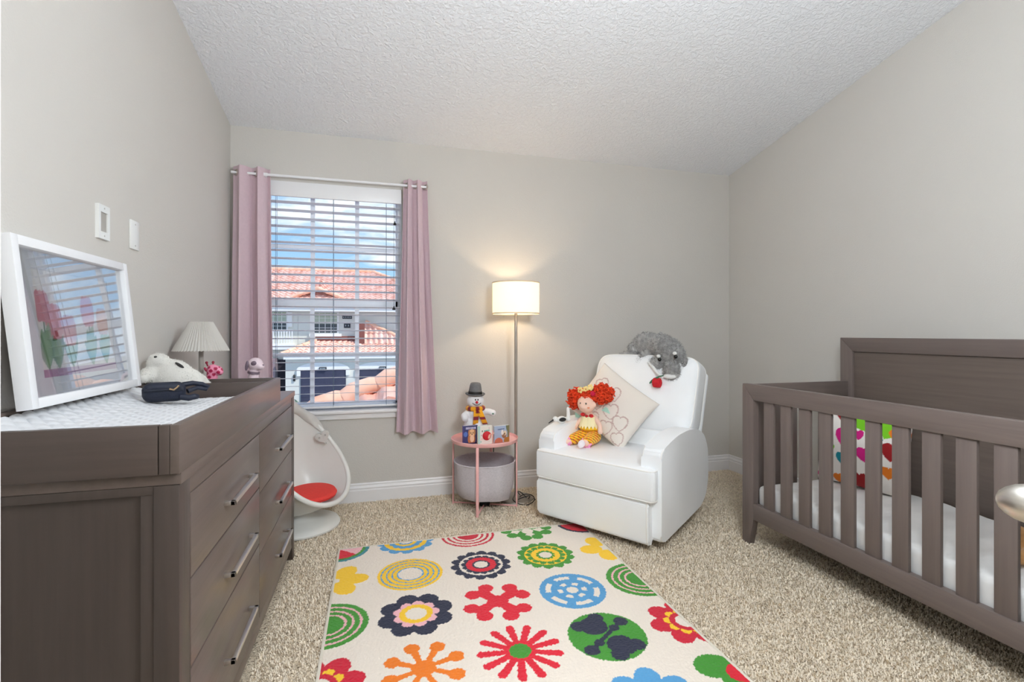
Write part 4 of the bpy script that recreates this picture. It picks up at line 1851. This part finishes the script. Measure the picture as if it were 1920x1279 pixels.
pattern(scf, scarfp)
bm = B()
ell(bm, (.004, -.066, .262), (.010, .010, .0095), None, 14)
obj('nose', bm, M('red_nose', (206, 22, 44), .4), sn)
for s in (-1, 1):
    bm = B()
    ell(bm, (.004 + s * .0085, -.0615, .279), (.0048, .004, .006), None, 10)
    obj('eye', bm, BLACK, sn)
bm = B()
tube(bm, [(.004 + .029 * t, -.0640 + .010 * t * t, .2425 + .013 * t * t) for t in np.linspace(-1, 1, 13)], .0022, 6)
obj('mouth', bm, M('stitched_mouth', (40, 50, 70), .8), sn)
bm = B()
ell(bm, (.116, -.062, .180), (.007, .003, .006), None, 10)
obj('paw_patch', bm, M('paw_green', (90, 130, 110), .8), sn)


def book(label, x, y, rz, w, h, t, spine, cover):
    b = thing('board_book', label, 'book', (x, y, .4575), rz, 'board books standing on the side table')
    bm = B()
    box(bm, -w / 2, w / 2, .002, t - .002, 0.001, h - .001)
    obj('pages', bm, M('board_pages', (236, 232, 224), .8), b)
    bm = B()
    box(bm, -w / 2 - .002, -w / 2, 0, t, 0, h, .0006)
    obj('spine', bm, M('spine', spine, .4), b)
    bm = B()
    box(bm, -w / 2 - .001, w / 2 + .001, t - .002, t, 0, h)
    obj('back_cover', bm, M('back_cover', spine, .4), b)
    bm = B()
    box(bm, -w / 2 - .001, w / 2 + .001, .0004, .0022, 0, h)
    grid(bm, lambda u, v: (-w / 2 - .001 + (w + .002) * u, 0, h * v), 70, 80)
    o = obj('front_cover', bm, Mvc('cover_print', .35, 0), b)

    def f(co):
        return cover(co[:, 0] / (w / 2), co[:, 2] / h)
    pattern(o, f)
    return b


def base(x, k):
    return np.tile(np.array(lin(k)), (len(x), 1))


def el(c, x, z, cx, cz, rx, rz_, k):
    c[((x - cx) / rx) ** 2 + ((z - cz) / rz_) ** 2 < 1] = lin(k)


def cov1(x, z):
    c = base(x, (58, 60, 108))
    el(c, x, z, -.7, .55, .28, .14, (90, 120, 190))
    c[(z > .80) & (z < .92) & (np.abs(x - .05) < .75) & (np.sin(x * 22) > -.5)] = lin((214, 208, 232))
    el(c, x, z, .15, .28, .55, .32, (186, 116, 70))
    el(c, x, z, .20, .60, .46, .20, (232, 186, 140))
    el(c, x, z, -.2, .62, .13, .17, (190, 130, 86))
    el(c, x, z, .62, .62, .13, .17, (190, 130, 86))
    el(c, x, z, .22, .30, .30, .20, (240, 200, 170))
    el(c, x, z, .05, .60, .06, .045, (40, 26, 20))
    el(c, x, z, .36, .60, .06, .045, (40, 26, 20))
    el(c, x, z, .21, .52, .07, .035, (60, 36, 30))
    c[(z < .08)] = lin((44, 30, 66))
    return c


def cov2(x, z):
    c = base(x, (232, 228, 218))
    c[x < -.72] = lin((176, 214, 206))
    for cx, cz, k in ((-.4, .72, (110, 120, 110)), (-.5, .5, (210, 170, 180)), (-.45, .3, (232, 180, 170)), (.6, .86, (220, 196, 200)), (-.6, .15, (150, 200, 190))):
        el(c, x, z, cx, cz, .09, .05, k)
    c[(np.abs(z - .72 - .04 * x) < .035) & (np.abs(x - .25) < .42)] = lin((110, 176, 156))
    return c


def cov3(x, z):
    c = base(x, (166, 182, 206))
    el(c, x, z, 1.0, 1.0, .45, .45, (106, 116, 90))
    c[(x > .75) & (z > .1)] = lin((126, 120, 84))
    c[(np.abs(z - .80 - .03 * x) < .030) & (np.abs(x + .15) < .45) & (np.sin(x * 34) > -.72)] = lin((40, 66, 122))
    el(c, x, z, -.45, .05, .55, .24, (196, 110, 84))
    el(c, x, z, .75, .10, .5, .2, (170, 116, 50))
    el(c, x, z, .30, .45, .34, .22, (150, 108, 80))
    el(c, x, z, .05, .60, .16, .16, (236, 230, 220))
    el(c, x, z, .42, .55, .20, .15, (226, 210, 180))
    el(c, x, z, .36, .50, .09, .07, (120, 80, 40))
    return c


book('purple board book with puppy cover, left of the books on the pink table', .610, 3.222, .16, .098, .124, .020, (96, 84, 160), cov1)
b2 = book('cream board book with red ladybird, middle of the books on the pink table', .703, 3.195, .16, .098, .122, .018, (206, 224, 216), cov2)
bm = B()
vs = lathe(bm, [(0, 0), (.030, 0), (.030, .004), (.024, .011), (.012, .016), (0, .0175)], (0, 0, 0), 28)
_xf(vs, Matrix.Translation((.012, 0, .056)) @ Matrix.Rotation(PI / 2, 4, 'X'))
lb = obj('ladybird', bm, M('ladybird_red', (200, 20, 38), .6), b2)
bm = B()
tube(bm, [(.036, -.008, .062), (.052, -.010, .068), (.060, -.011, .074)], .0045, 8)
ell(bm, (.024, -.015, .052), (.010, .004, .016), (0, .3, 0), 12)
obj('ladybird_face', bm, M('ladybird_face', (226, 176, 160), .8), lb)
book('pale blue board book with bird cover, right of the books on the pink table', .826, 3.222, .18, .108, .112, .020, (196, 204, 216), cov3)

# ------------------------------------------------------------------ crib
cr0 = (2.43, 1.66, 0)
cb = thing('crib', 'dark grey-brown wooden crib with slatted front and tall panelled headboard', 'crib', cr0)
fx0, fx1 = 2.040 - cr0[0], 2.078 - cr0[0]
hx0, hx1 = 2.785 - cr0[0], 2.825 - cr0[0]
ya, yb = .955 - cr0[1], 2.372 - cr0[1]


def cbox(name, x0, x1, y0, y1, z0, z1, m, bev=.003):
    bm = B()
    box(bm, x0, x1, y0, y1, z0, z1, bev)
    return obj(name, bm, m, cb)


def postpoly(bm, s):
    a = yb if s > 0 else ya
    q = [(a, 0), (a - s * .052, 0), (a - s * .084, .150), (a - s * .084, .823), (a, .909)]
    prism(bm, q, fx0, fx1, 'yz', .0025)


for s in (1, -1):
    bm = B()
    postpoly(bm, s)
    obj('front_post', bm, WOODZ, cb)
bm = B()
prism(bm, [(ya + .002, .909), (yb - .002, .909), (yb - .088, .821), (ya + .088, .821)], fx0, fx1, 'yz', .0025)
obj('top_rail', bm, WOODY, cb)
cbox('bottom_rail', fx0 + .001, fx1 - .002, ya + .083, yb - .083, .150, .240, WOODY)
y = 2.190
while y > 1.0:
    cbox('slat', fx0 + .011, fx0 + .027, y - .033 - cr0[1], y + .033 - cr0[1], .238, .824, WOODZ, .002)
    y -= .1155
# headboard
hya, hyb = ya - .02, yb + .022
for s in (1, -1):
    a = hyb if s > 0 else hya
    bm = B()
    prism(bm, [(a, 0), (a - s * .05, 0), (a - s * .082, .15), (a - s * .082, 1.088), (a, 1.170)], hx0, hx1, 'yz', .0025)
    obj('headboard_post', bm, WOODZ, cb)
bm = B()
prism(bm, [(hya + .002, 1.170), (hyb - .002, 1.170), (hyb - .084, 1.086), (hya + .084, 1.086)], hx0, hx1, 'yz', .0025)
obj('headboard_top_rail', bm, WOODY, cb)


def panelmat():
    m = wood('headboard_veneer', (104, 92, 85), 'y', .5, .10)
    mp_ = [n for n in m.node_tree.nodes if n.type == 'MAPPING'][0]
    mp_.inputs['Rotation'].default_value = (math.radians(38), 0, 0)
    return m


cbox('headboard_panel', hx0 + .014, hx1 - .006, hya + .08, hyb - .08, .16, 1.09, panelmat(), 0)
for s in (1, -1):
    yy = (yb - .032, yb - .008) if s > 0 else (ya + .008, ya + .032)
    cbox('side_rail', fx1 - .002, hx0 + .003, yy[0], yy[1], .815, .905, WOODX)
    cbox('side_bottom_rail', fx1 - .002, hx0 + .003, yy[0], yy[1], .150, .235, WOODX)
    for k in range(6):
        x = fx1 + .075 + k * .112
        cbox('side_slat', x - .028, x + .028, yy[0] + .005, yy[1] - .005, .233, .817, WOODZ, .002)
bm = B()
box(bm, fx1 + .004, hx0 - .002, ya + .04, yb - .04, .190, .205)
obj('mattress_support', bm, DARKIN, cb)
mt_ = thing('crib_mattress', 'white sheeted mattress lying inside the crib', 'mattress', (2.432, 1.66, .206))
bm = B()
box(bm, -.345, .345, -.655, .655, 0, .132, .030, 4)
bmesh.ops.subdivide_edges(bm, edges=[e for e in bm.edges if e.calc_length() > .2], cuts=40, use_grid_fill=True)
for v in bm.verts:
    if v.co.z > .10:
        v.co.z += .004 * math.sin(v.co.y * 21 + 6 * v.co.x) * math.sin(v.co.x * 17) + .003 * math.sin(v.co.y * 47 + v.co.x * 5)
    v.co.x += .003 * math.sin(v.co.y * 33) * (1 if abs(v.co.x) > .33 else 0)
obj('sheet', bm, M('crib_sheet', (238, 236, 234), .85, var=.03, vs=4, bump=.08, bs=40), mt_, ang=60)

hc = thing('throw_cushion', 'white cushion with colourful hearts sitting in the crib', 'cushion', (2.60, 2.102, .543))
hc.rotation_euler = (math.radians(-7), 0, math.radians(-78))
bm = B()
cushion(bm, .46, .41, .15, 120, .05)
hco = obj('cover', bm, Mvc('heart_print', .85, .1, 400, .1), hc, ang=80)


def hearts(co):
    x, z = co[:, 0] / .22, co[:, 2] / .205
    c = np.tile(np.array(lin((238, 232, 226))), (len(co), 1))
    K = dict(t=(0, 134, 150), m=(206, 12, 126), r=(152, 8, 16), o=(226, 120, 20), g=(118, 196, 24))
    P = [(-.82, .62, .26, 't', .3), (-.93, .10, .25, 'm', -.1), (-.74, -.33, .20, 'r', .2), (-.82, -.83, .16, 'm', .9), (-.42, .93, .22, 'r', 0), (-.30, .30, .25, 'm', -.2), (-.28, -.28, .19, 't', 0), (-.36, -.86, .18, 'o', .2), (-.16, -.86, .13, 'r', 0), (.05, .42, .15, 'm', .2), (.15, .75, .30, 'g', .5), (.24, -.08, .24, 'm', .2), (.12, -.80, .27, 'r', .0), (.66, .65, .28, 'g', -.3), (.86, .55, .20, 'o', .2), (.76, .10, .26, 'r', -.1), (.72, -.42, .18, 'o', 0), (-.05, -.45, .14, 'o', .4), (.45, -.50, .15, 't', .3), (-.6, -.05, .13, 'g', .2), (.45, .35, .14, 't', 0)]
    for cx, cz, s, k, r in P:
        dx, dz = (x - cx) / s, (z - cz) / s
        u = dx * math.cos(r) + dz * math.sin(r)
        w = -dx * math.sin(r) + dz * math.cos(r)
        c[heart2(u, w) < 0] = lin(K[k])
    return c


pattern(hco, hearts)

tp = thing('plush_toy', 'tan plush toy lying on the crib mattress behind the door knob', 'plush toy', (2.43, 1.20, .344), .4)
TANP = M('tan_plush', (196, 146, 92), .95, var=.15, vs=40, bump=.3, bs=200, sheen=.3)
blob('body', [('e', (0, 0, .05), (.07, .10, .052)), ('e', (-.01, .11, .065), (.052, .05, .05)), ('c', [(-.05, .05, .04), (-.11, .09, .025)], [.03, .026]), ('c', [(.05, .05, .04), (.11, .08, .025)], [.03, .026]), ('c', [(-.04, -.07, .04), (-.08, -.16, .028)], [.034, .03]), ('c', [(.04, -.07, .04), (.07, -.16, .028)], [.034, .03])], TANP, tp, .008, 3)
bm = B()
ell(bm, (-.02, .155, .075), (.012, .010, .010), None, 10)
obj('nose', bm, BLACK, tp)

# ------------------------------------------------------------------ toys on the dresser
wp = thing('plush_toy', 'plump white plush animal leaning beside the pleated lamp on the dresser', 'plush toy', (-.81, 2.352, .898))
CREAMP = M('cream_plush', (226, 223, 216), .95, var=.03, vs=30, bump=.15, bs=160, sheen=.3)
wb = blob('body', [('e', (-.005, 0, .105), (.095, .050, .085), (0, .55, 0)), ('e', (.045, .0, .075), (.075, .050, .080)), ('e', (-.052, -.012, .188), (.040, .036, .030)), ('e', (-.070, -.026, .176), (.022, .020, .017)),
                   ('c', [(-.055, -.01, .15), (-.085, -.035, .130), (-.082, -.072, .120)], [.030, .030, .021]), ('c', [(.09, .02, .10), (.125, .03, .055)], [.026, .020])], CREAMP, wp, .006, 3)
fur('pile', wb, CREAMP, wp, 2500, .006, .0012, .1, 9)
bm = B()
ell(bm, (-.052, -.040, .203), (.0065, .005, .005), None, 12)
obj('eye', bm, BLACK, wp)
bm = B()
ell(bm, (.030, -.030, .168), (.020, .005, .006), (0, .62, 0), 12)
obj('flipper', bm, M('dark_felt', (58, 56, 56), .9), wp, label='dark flap on its side')

NAVY = M('navy_nylon', (26, 32, 50), .6, var=.15, vs=30, bump=.1, bs=200)
nb = thing('pouch', 'small navy blue zipped pouch with strap lying on the changing pad', 'bag', (-.735, 2.045, .950), .28)
bm = B()
box(bm, -.064, .064, -.032, .034, .0, .072, .024, 4)
for v in bm.verts:
    v.co.x *= 1 + .10 * (.5 - abs(v.co.z - .036) / .036)
    v.co.y -= .012 * (v.co.z - .036) / .036
obj('body', bm, NAVY, nb, ang=70)
bm = B()
box(bm, -.06, .060, -.0365, -.030, .040, .052, .003, 2)
tube(bm, [(-.055, -.036, .046), (.0, -.040, .047), (.055, -.036, .050)], .0035, 8)
obj('zip', bm, M('navy_zip', (22, 28, 44), .6), nb)
bm = B()
tube(bm, [(.018, -.042, .050), (.030, -.046, .046), (.040, -.044, .054), (.045, -.040, .060)], .0032, 8)
obj('zip_pull', bm, M('brass', (206, 176, 140), .35, 1), nb, label='pale brass zip pull')
bm = B()
tube(bm, [(.055, .01, .058), (.085, .02, .062), (.115, .03, .056), (.135, .035, .044), (.128, .03, .036), (.10, .02, .044), (.07, .005, .034)], [.010, .009, .008, .008, .008, .008, .009], 10)
tube(bm, [(.05, -.02, .018), (.075, -.026, .012), (.092, -.022, .016), (.098, -.010, .014), (.088, .0, .010)], [.012, .011, .011, .010, .009], 10)
obj('strap', bm, NAVY, nb)

PK = Mvc('pink_spotted_vinyl', .4, 0)
pg = thing('toy_figure', 'pink spotted toy animal with two horns standing behind the changing tray', 'toy', (-.738, 2.59, .889))
b_ = blob('body', [('e', (0, 0, .05), (.026, .022, .05)), ('c', [(0, 0, .09), (.004, 0, .138)], [.024, .026]), ('e', (.020, -.004, .135), (.028, .022, .022)), ('e', (.034, -.006, .128), (.017, .017, .017))], PK, pg, .0035, 2)


def spots(co):
    c = np.tile(np.array(lin((240, 150, 178))), (len(co), 1))
    for k in range(70):
        p = np.array([math.sin(k * 2.4) * .035 + .01, math.cos(k * 2.4) * .025, .004 + .0022 * k])
        d = np.linalg.norm(co - p, axis=1)
        c[d < .0085] = lin((178, 26, 74))
    return c


pattern(b_, spots)
for s in (-1, 1):
    bm = B()
    cyl(bm, (-.006 + s * .008, s * .010, .155), (-.008 + s * .010, s * .012, .170), .0035, n=8)
    ell(bm, (-.008 + s * .010, s * .012, .172), .0062, None, 12)
    obj('horn', bm, M('horn_crimson', (150, 26, 56), .5), pg)
bm = B()
ell(bm, (-.022, -.012, .140), (.006, .004, .012), (0, -.5, 0), 12)
obj('ear', bm, M('ear_crimson', (170, 40, 76), .5), pg)

LILAC = M('lilac_plastic', (232, 212, 220), .3, var=.02)
GREYPL = M('grey_purple_plastic', (120, 104, 118), .4)
pp = thing('toy_figure', 'pale pink plastic toy puppy with collar standing beside the curtain', 'toy', (-.588, 2.735, .889), -.15)
blob('body', [('e', (-.012, 0, .045), (.036, .030, .042)), ('c', [(-.006, 0, .07), (-.004, 0, .12)], [.028, .022]), ('e', (.004, 0, .152), (.036, .031, .034)), ('e', (.026, -.002, .140), (.022, .022, .019)), ('e', (.048, -.01, .075), (.020, .012, .012))], LILAC, pp, .004, 3)
bm = B()
lathe(bm, [(.0245, -.006), (.0285, -.006), (.0285, .006), (.0245, .006)], (-.004, 0, .110), 28, Euler((0, .15, 0)), closed=True)
obj('collar', bm, GREYPL, pp, label='grey purple collar')
bm = B()
ell(bm, (.006, -.0275, .158), (.014, .006, .012), (0, -.3, 0), 14)
obj('eye', bm, GREYPL, pp)
bm = B()
ell(bm, (.043, -.006, .148), (.006, .007, .004), None, 12)
obj('nose', bm, GREYPL, pp)
bm = B()
ell(bm, (-.030, -.018, .146), (.008, .006, .026), (0, .15, 0), 14)
obj('ear', bm, GREYPL, pp, label='grey purple drooping ear')

# ================================================================== outside the window
STUC = M('cream_stucco', (222, 222, 212), .95, var=.03, vs=2, bump=.05, bs=20)  # the walls' own cream colour
STUW = M('white_stucco', (240, 240, 236), .9, var=.02)
GARD = M('garage_door_paint', (58, 60, 82), .6, var=.05, vs=4)
DARKGL = M('house_window_glass', (54, 62, 66), .15, spec=.6)
PALEBL = M('window_shade', (176, 186, 164), .8)


def tilemat(name, a, b):
    m, t, bs_ = newmat(name)
    setp(bs_, Roughness=.9)
    tcn = t.nodes.new('ShaderNodeTexCoord')
    n = t.nodes.new('ShaderNodeTexNoise')
    n.inputs['Scale'].default_value = 3.2
    n.inputs['Detail'].default_value = 6
    t.links.new(tcn.outputs['Object'], n.inputs['Vector'])
    r = t.nodes.new('ShaderNodeValToRGB')
    r.color_ramp.elements[0].position = .35
    r.color_ramp.elements[1].position = .65
    r.color_ramp.elements[0].color = (*lin(a), 1)
    r.color_ramp.elements[1].color = (*lin(b), 1)
    t.links.new(n.outputs['Fac'], r.inputs[0])
    t.links.new(r.outputs[0], bs_.inputs['Base Color'])
    return m


TILE = tilemat('terracotta_tile', (226, 170, 152), (244, 210, 196))
TILER = tilemat('terracotta_ridge', (234, 172, 140), (246, 204, 180))


def tileroof(name, e0, e1, r1, r0, parent, pw=.30, ph=.42, am=.045, mat=TILE):
    e0, e1, r0, r1 = map(Vector, (e0, e1, r0, r1))
    wid = max((e1 - e0).length, (r1 - r0).length)
    hei = max((r0 - e0).length, (r1 - e1).length)
    nrm = (e1 - e0).cross(r0 - e0)
    if nrm.length < 1e-6:
        nrm = (e1 - e0).cross(r1 - e0)
    nrm.normalize()
    if nrm.z < 0:
        nrm = -nrm
    ud = (e1 - e0).normalized()
    nr = max(1, int(hei / ph))
    nc = int(wid / pw) * 6
    bm = B()
    prev = None
    for j in range(nr):
        for e in (0, 1):
            v = (j + e) / nr
            a, b = e0.lerp(r0, v), e1.lerp(r1, v)
            row = []
            for i in range(nc + 1):
                p = a.lerp(b, i / nc)
                x = (p - e0).dot(ud)
                h_ = am * math.cos(2 * PI * x / pw) + (.05 if e == 0 else .0)
                row.append(bm.verts.new(p + nrm * h_))
            if prev:
                for i in range(nc):
                    bm.faces.new((prev[i], prev[i + 1], row[i + 1], row[i]))
            prev = row
    return obj(name, bm, mat, parent, ang=50)


def ridge(name, a, b, r, parent, seg=.42):
    a, b = Vector(a), Vector(b)
    n = max(1, int((b - a).length / seg))
    bm = B()
    for k in range(n):
        p, q = a.lerp(b, k / n), a.lerp(b, (k + 1.12) / n)
        cyl(bm, p, q, r * 1.12, r * .86, 14)
    return obj(name, bm, TILER, parent)


hs = thing('house', 'pale two-storey house with red tile roofs across the street outside the window', 'house', (0, 26, -3))


def hb(name, x0, x1, y0, y1, z0, z1, m, bev=0, label=None, parent=None):
    bm = B()
    box(bm, x0, x1, y0 - 26, y1 - 26, z0 + 3, z1 + 3, bev)
    return obj(name, bm, m, parent or hs, label=label)


def H_(x, y, z):
    return (x, y - 26, z + 3)


hb('wall', -16, -3.85, 27.4, 32, -3, 2.5, STUC)
hb('wall', -3.86, 12, 27.4, 32, -3, 2.5, STUC, label='upper wall to the right of the balcony')
hb('garage_wall', -4.25, 12, 26.15, 27.4, -3, -.02, STUC)
hb('roof_fascia', -16.4, 12.4, 26.75, 27.0, 2.30, 2.46, STUW)
tileroof('main_roof', H_(-16.5, 26.7, 2.46), H_(5.2, 26.7, 2.46), H_(-.15, 31.5, 4.9), H_(-16.5, 31.5, 4.9), hs)
tileroof('main_roof', H_(5.2, 26.7, 2.46), H_(5.2, 36.0, 2.46), H_(-.14, 31.55, 4.9), H_(-.15, 31.5, 4.9), hs)
ridge('hip_ridge', H_(-.15, 31.5, 4.94), H_(5.2, 26.7, 2.5), .13, hs)
ridge('roof_ridge', H_(-16.5, 31.5, 4.94), H_(-.15, 31.5, 4.94), .12, hs)
tileroof('dormer_roof', H_(-4.2, 27.9, 3.02), H_(-2.95, 27.9, 3.5), H_(-2.95, 30.4, 4.3), H_(-2.96, 30.4, 4.3), hs, .25, .4)
tileroof('dormer_roof', H_(-2.93, 27.9, 3.5), H_(-1.7, 27.9, 3.02), H_(-2.92, 30.4, 4.3), H_(-2.93, 30.4, 4.3), hs, .25, .4)
ridge('hip_ridge', H_(-2.94, 27.85, 3.56), H_(-4.2, 27.85, 3.08), .10, hs)
ridge('hip_ridge', H_(-2.94, 27.85, 3.56), H_(-1.7, 27.85, 3.08), .10, hs)
# lower garage roof
tileroof('garage_roof', H_(-4.40, 25.8, .10), H_(12, 25.8, .06), H_(12, 27.4, .76), H_(-2.98, 27.4, .76), hs, .27, .34)
ridge('hip_ridge', H_(-4.40, 25.8, .16), H_(-2.98, 27.4, .82), .10, hs)
bm = B()
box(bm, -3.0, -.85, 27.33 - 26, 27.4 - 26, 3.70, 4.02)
obj('shaded_flashing', bm, M('painted_shade_tile', (128, 74, 66), .9, var=.1, vs=6), hs)  # shade painted in: a darker version of the tile colour
po_ = tileroof('porch_roof', H_(-.55, 26.95, .60), H_(4.6, 26.95, .60), H_(4.6, 27.36, 1.77), H_(-.55, 27.36, 1.77), hs, .27, .30)
bm = B()
bm.from_mesh(po_.data)
bmesh.ops.bisect_plane(bm, geom=bm.verts[:] + bm.edges[:] + bm.faces[:], plane_co=H_(-.55, 27.36, 1.80), plane_no=(.47, 0, 1), clear_outer=True)
bm.to_mesh(po_.data)
bm.free()
ridge('hip_ridge', H_(-.52, 27.32, 1.80), H_(2.0, 27.0, .62), .09, hs)
hb('porch_side', -.88, -.56, 26.95, 27.38, .64, 1.76, M('porch_shade_tile', (132, 78, 70), .9, var=.1, vs=6))  # side facing left, its shade put into a darker tile colour
hb('eave_fascia', -4.3, 12, 25.86, 26.15, -.10, .05, STUW)
# upper windows
for x0, x1, z0, z1 in ((-5.21, -4.41, 1.30, 2.26), (-3.105, -1.951, 1.2, 2.228)):
    w = hb('window', x0 - .06, x1 + .09, 27.33, 27.42, z0 - .08, z1 + .10, STUW)
    hb('pane', x0, x1, 27.30, 27.335, z0, z0 + (z1 - z0) * .45, DARKGL, parent=w)
    hb('pane', x0, x1, 27.30, 27.335, z0 + (z1 - z0) * .45, z1, PALEBL, parent=w, label='pane with pale blind behind it')
    bm = B()
    for k in range(1, 4):
        xx = x0 + (x1 - x0) * k / 4
        box(bm, xx - .012, xx + .012, 1.285, 1.30, z0 + 3, z1 + 3)
    for k in range(1, 4):
        zz_ = z0 + (z1 - z0) * k / 4
        box(bm, x0, x1, 1.285, 1.30, zz_ + 2.99, zz_ + 3.01)
    obj('muntins', bm, STUW, w)
hb('window_sill', -3.3, -1.72, 27.25, 27.42, 1.0, 1.16, STUW)
hb('shutter', -4.38, -4.13, 27.32, 27.4, 1.50, 2.27, STUW)
hb('shutter', -5.55, -5.28, 27.32, 27.4, 1.50, 2.27, STUW)
BAL = M('balcony_white', (236, 238, 240), .6)
bm = B()
box(bm, -7, -4.05, .95, 1.02, 4.30, 4.36)
box(bm, -7, -4.05, .95, 1.02, 3.60, 3.67)
x = -6.95
while x < -4.05:
    box(bm, x - .02, x + .02, .965, 1.005, 3.66, 4.31)
    x += .125
obj('balcony_railing', bm, BAL, hs)
hb('balcony_floor', -7, -3.95, 26.9, 27.4, .35, .60, STUW)
PLQ = M('plaque_black', (34, 40, 48), .5)
MARK = M('plaque_mark', (190, 200, 204), .6)
for x0, x1, z0, z1, n in ((-1.685, -1.201, 1.937, 2.102, 5), (-1.604, -1.282, 1.455, 1.708, 2)):
    p = hb('wall_plaque', x0, x1, 27.36, 27.4, z0, z1, PLQ)
    bm = B()
    for k in range(n):
        xa = x0 + (x1 - x0) * (k + .7) / (n + .4) - .02
        box(bm, xa, xa + .03, 1.352, 1.362, z0 + 3 + (z1 - z0) * .32, z0 + 3 + (z1 - z0) * .68)
    obj('lettering', bm, MARK, p)
# garage doors with arched surrounds
for x0, x1, ztop in ((-3.56, -1.44, -.66), (-.79, 1.55, -.68)):
    g = hb('garage_door', x0, x1, 26.10, 26.16, -3, ztop, GARD)
    bm = B()
    for k in range(5):
        za = .02 + (ztop + 3) * k / 5
        for q in range(4):
            xa = x0 + (x1 - x0) * (q + .1) / 4
            box(bm, xa, xa + (x1 - x0) * .8 / 4, .09, .102, za + .05, za + (ztop + 3) / 5 - .05)
    obj('panel', bm, GARD, g)
    bm = B()
    xm = (x0 + x1) / 2
    hw_ = (x1 - x0) / 2
    up = [(xm + (hw_ + .17) * math.cos(PI * k / 20), ztop + 3 + .04 + .36 * math.sin(PI * k / 20)) for k in range(21)]
    prism(bm, [(x1 + .17, ztop + 2.72)] + up + [(x0 - .17, ztop + 2.72), (x0, ztop + 2.72), (x0, ztop + 3)] + [(x1, ztop + 3), (x1, ztop + 2.72)], .06, .145, 'xz')
    obj('door_arch', bm, STUW, hs)
    hb('house_number', xm - .19, xm + .15, 26.0, 26.06, ztop + .01, ztop + .15, PLQ)
    bm = B()
    for k in range(4):
        box(bm, xm - .15 + k * .068, xm - .115 + k * .068, -.006, .002, ztop + 3.05, ztop + 3.11)
    obj('house_digits', bm, MARK, hs)
hb('entry', -4.80, -4.27, 27.32, 27.41, -3, -.17, M('dark_entry', (40, 40, 52), .7))
hb('column', -5.07, -4.80, 26.6, 27.4, -3, -.1, M('purplish_column', (150, 132, 136), .9))  # purplish grey column colour
bm = B()
box(bm, -3.90, -3.80, .08, .15, 1.82, 2.06, .01)
lathe(bm, [(0, .12), (.05, .08), (.06, .05), (.0, .05)], (-3.85, .11, 2.03), 10)
obj('wall_lantern', bm, BLACK, hs)
bm = B()
box(bm, -40, 40, FY + 2.5, 60, -3.1, -3.0)
struct('ground', bm, M('driveway_concrete', (150, 154, 164), .95, var=.06, vs=1))
sb = thing('shrub', 'small green shrub beside the garage door across the street', 'shrub', (-3.8, 25.7, -3))
bm = B()
r = random.Random(4)
for k in range(160):
    d = Vector((r.gauss(0, 1), r.gauss(0, 1), r.gauss(0, 1))).normalized()
    p = Vector((d.x * .26, d.y * .26, .48 + d.z * .48)) * 1.0
    u, w = frame_of(d)
    q = [p - u * .05, p + w * .04 + d * .03, p + u * .05, p - w * .04 + d * .03]
    bm.faces.new([bm.verts.new(x) for x in q])
cyl(bm, (0, 0, 0), (0, 0, .5), .03, n=8)
obj('foliage', bm, M('shrub_green', (70, 110, 84), .9, var=.3), sb)

own = thing('garage_roof', 'near terracotta tiled roof slope rising right below the window', 'roof', (0, 6.2, 0))
A0, A1 = Vector((-1.55, 0, -.02)), Vector((3.6, 0, 1.95))
sl = (A1 - A0).normalized()
bm = B()
tileroof('roof_slope', A0 + Vector((0, -1.9, -.95)), A1 + Vector((0, -1.9, -.95)), A1 + Vector((0, 0, -.06)), A0 + Vector((0, 0, -.06)), own, .26, .38, .04)
bm.free()
tileroof('roof_slope', A0 + Vector((0, 2.6, -.9)), A1 + Vector((0, 2.6, -.9)), A1 + Vector((0, 0, -.06)), A0 + Vector((0, 0, -.06)), own, .26, .38, .04)
n = 13
for k in range(n):
    p, q = A0.lerp(A1, k / n), A0.lerp(A1, (k + 1.14) / n)
    bm = B()
    tube(bm, [p + Vector((0, 0, -.015)), p.lerp(q, .25) + Vector((0, 0, .018)), p.lerp(q, .7) + Vector((0, 0, .012)), q + Vector((0, 0, -.035))], [.100, .112, .100, .082], 18)
    obj('ridge_tile', bm, TILER, own)
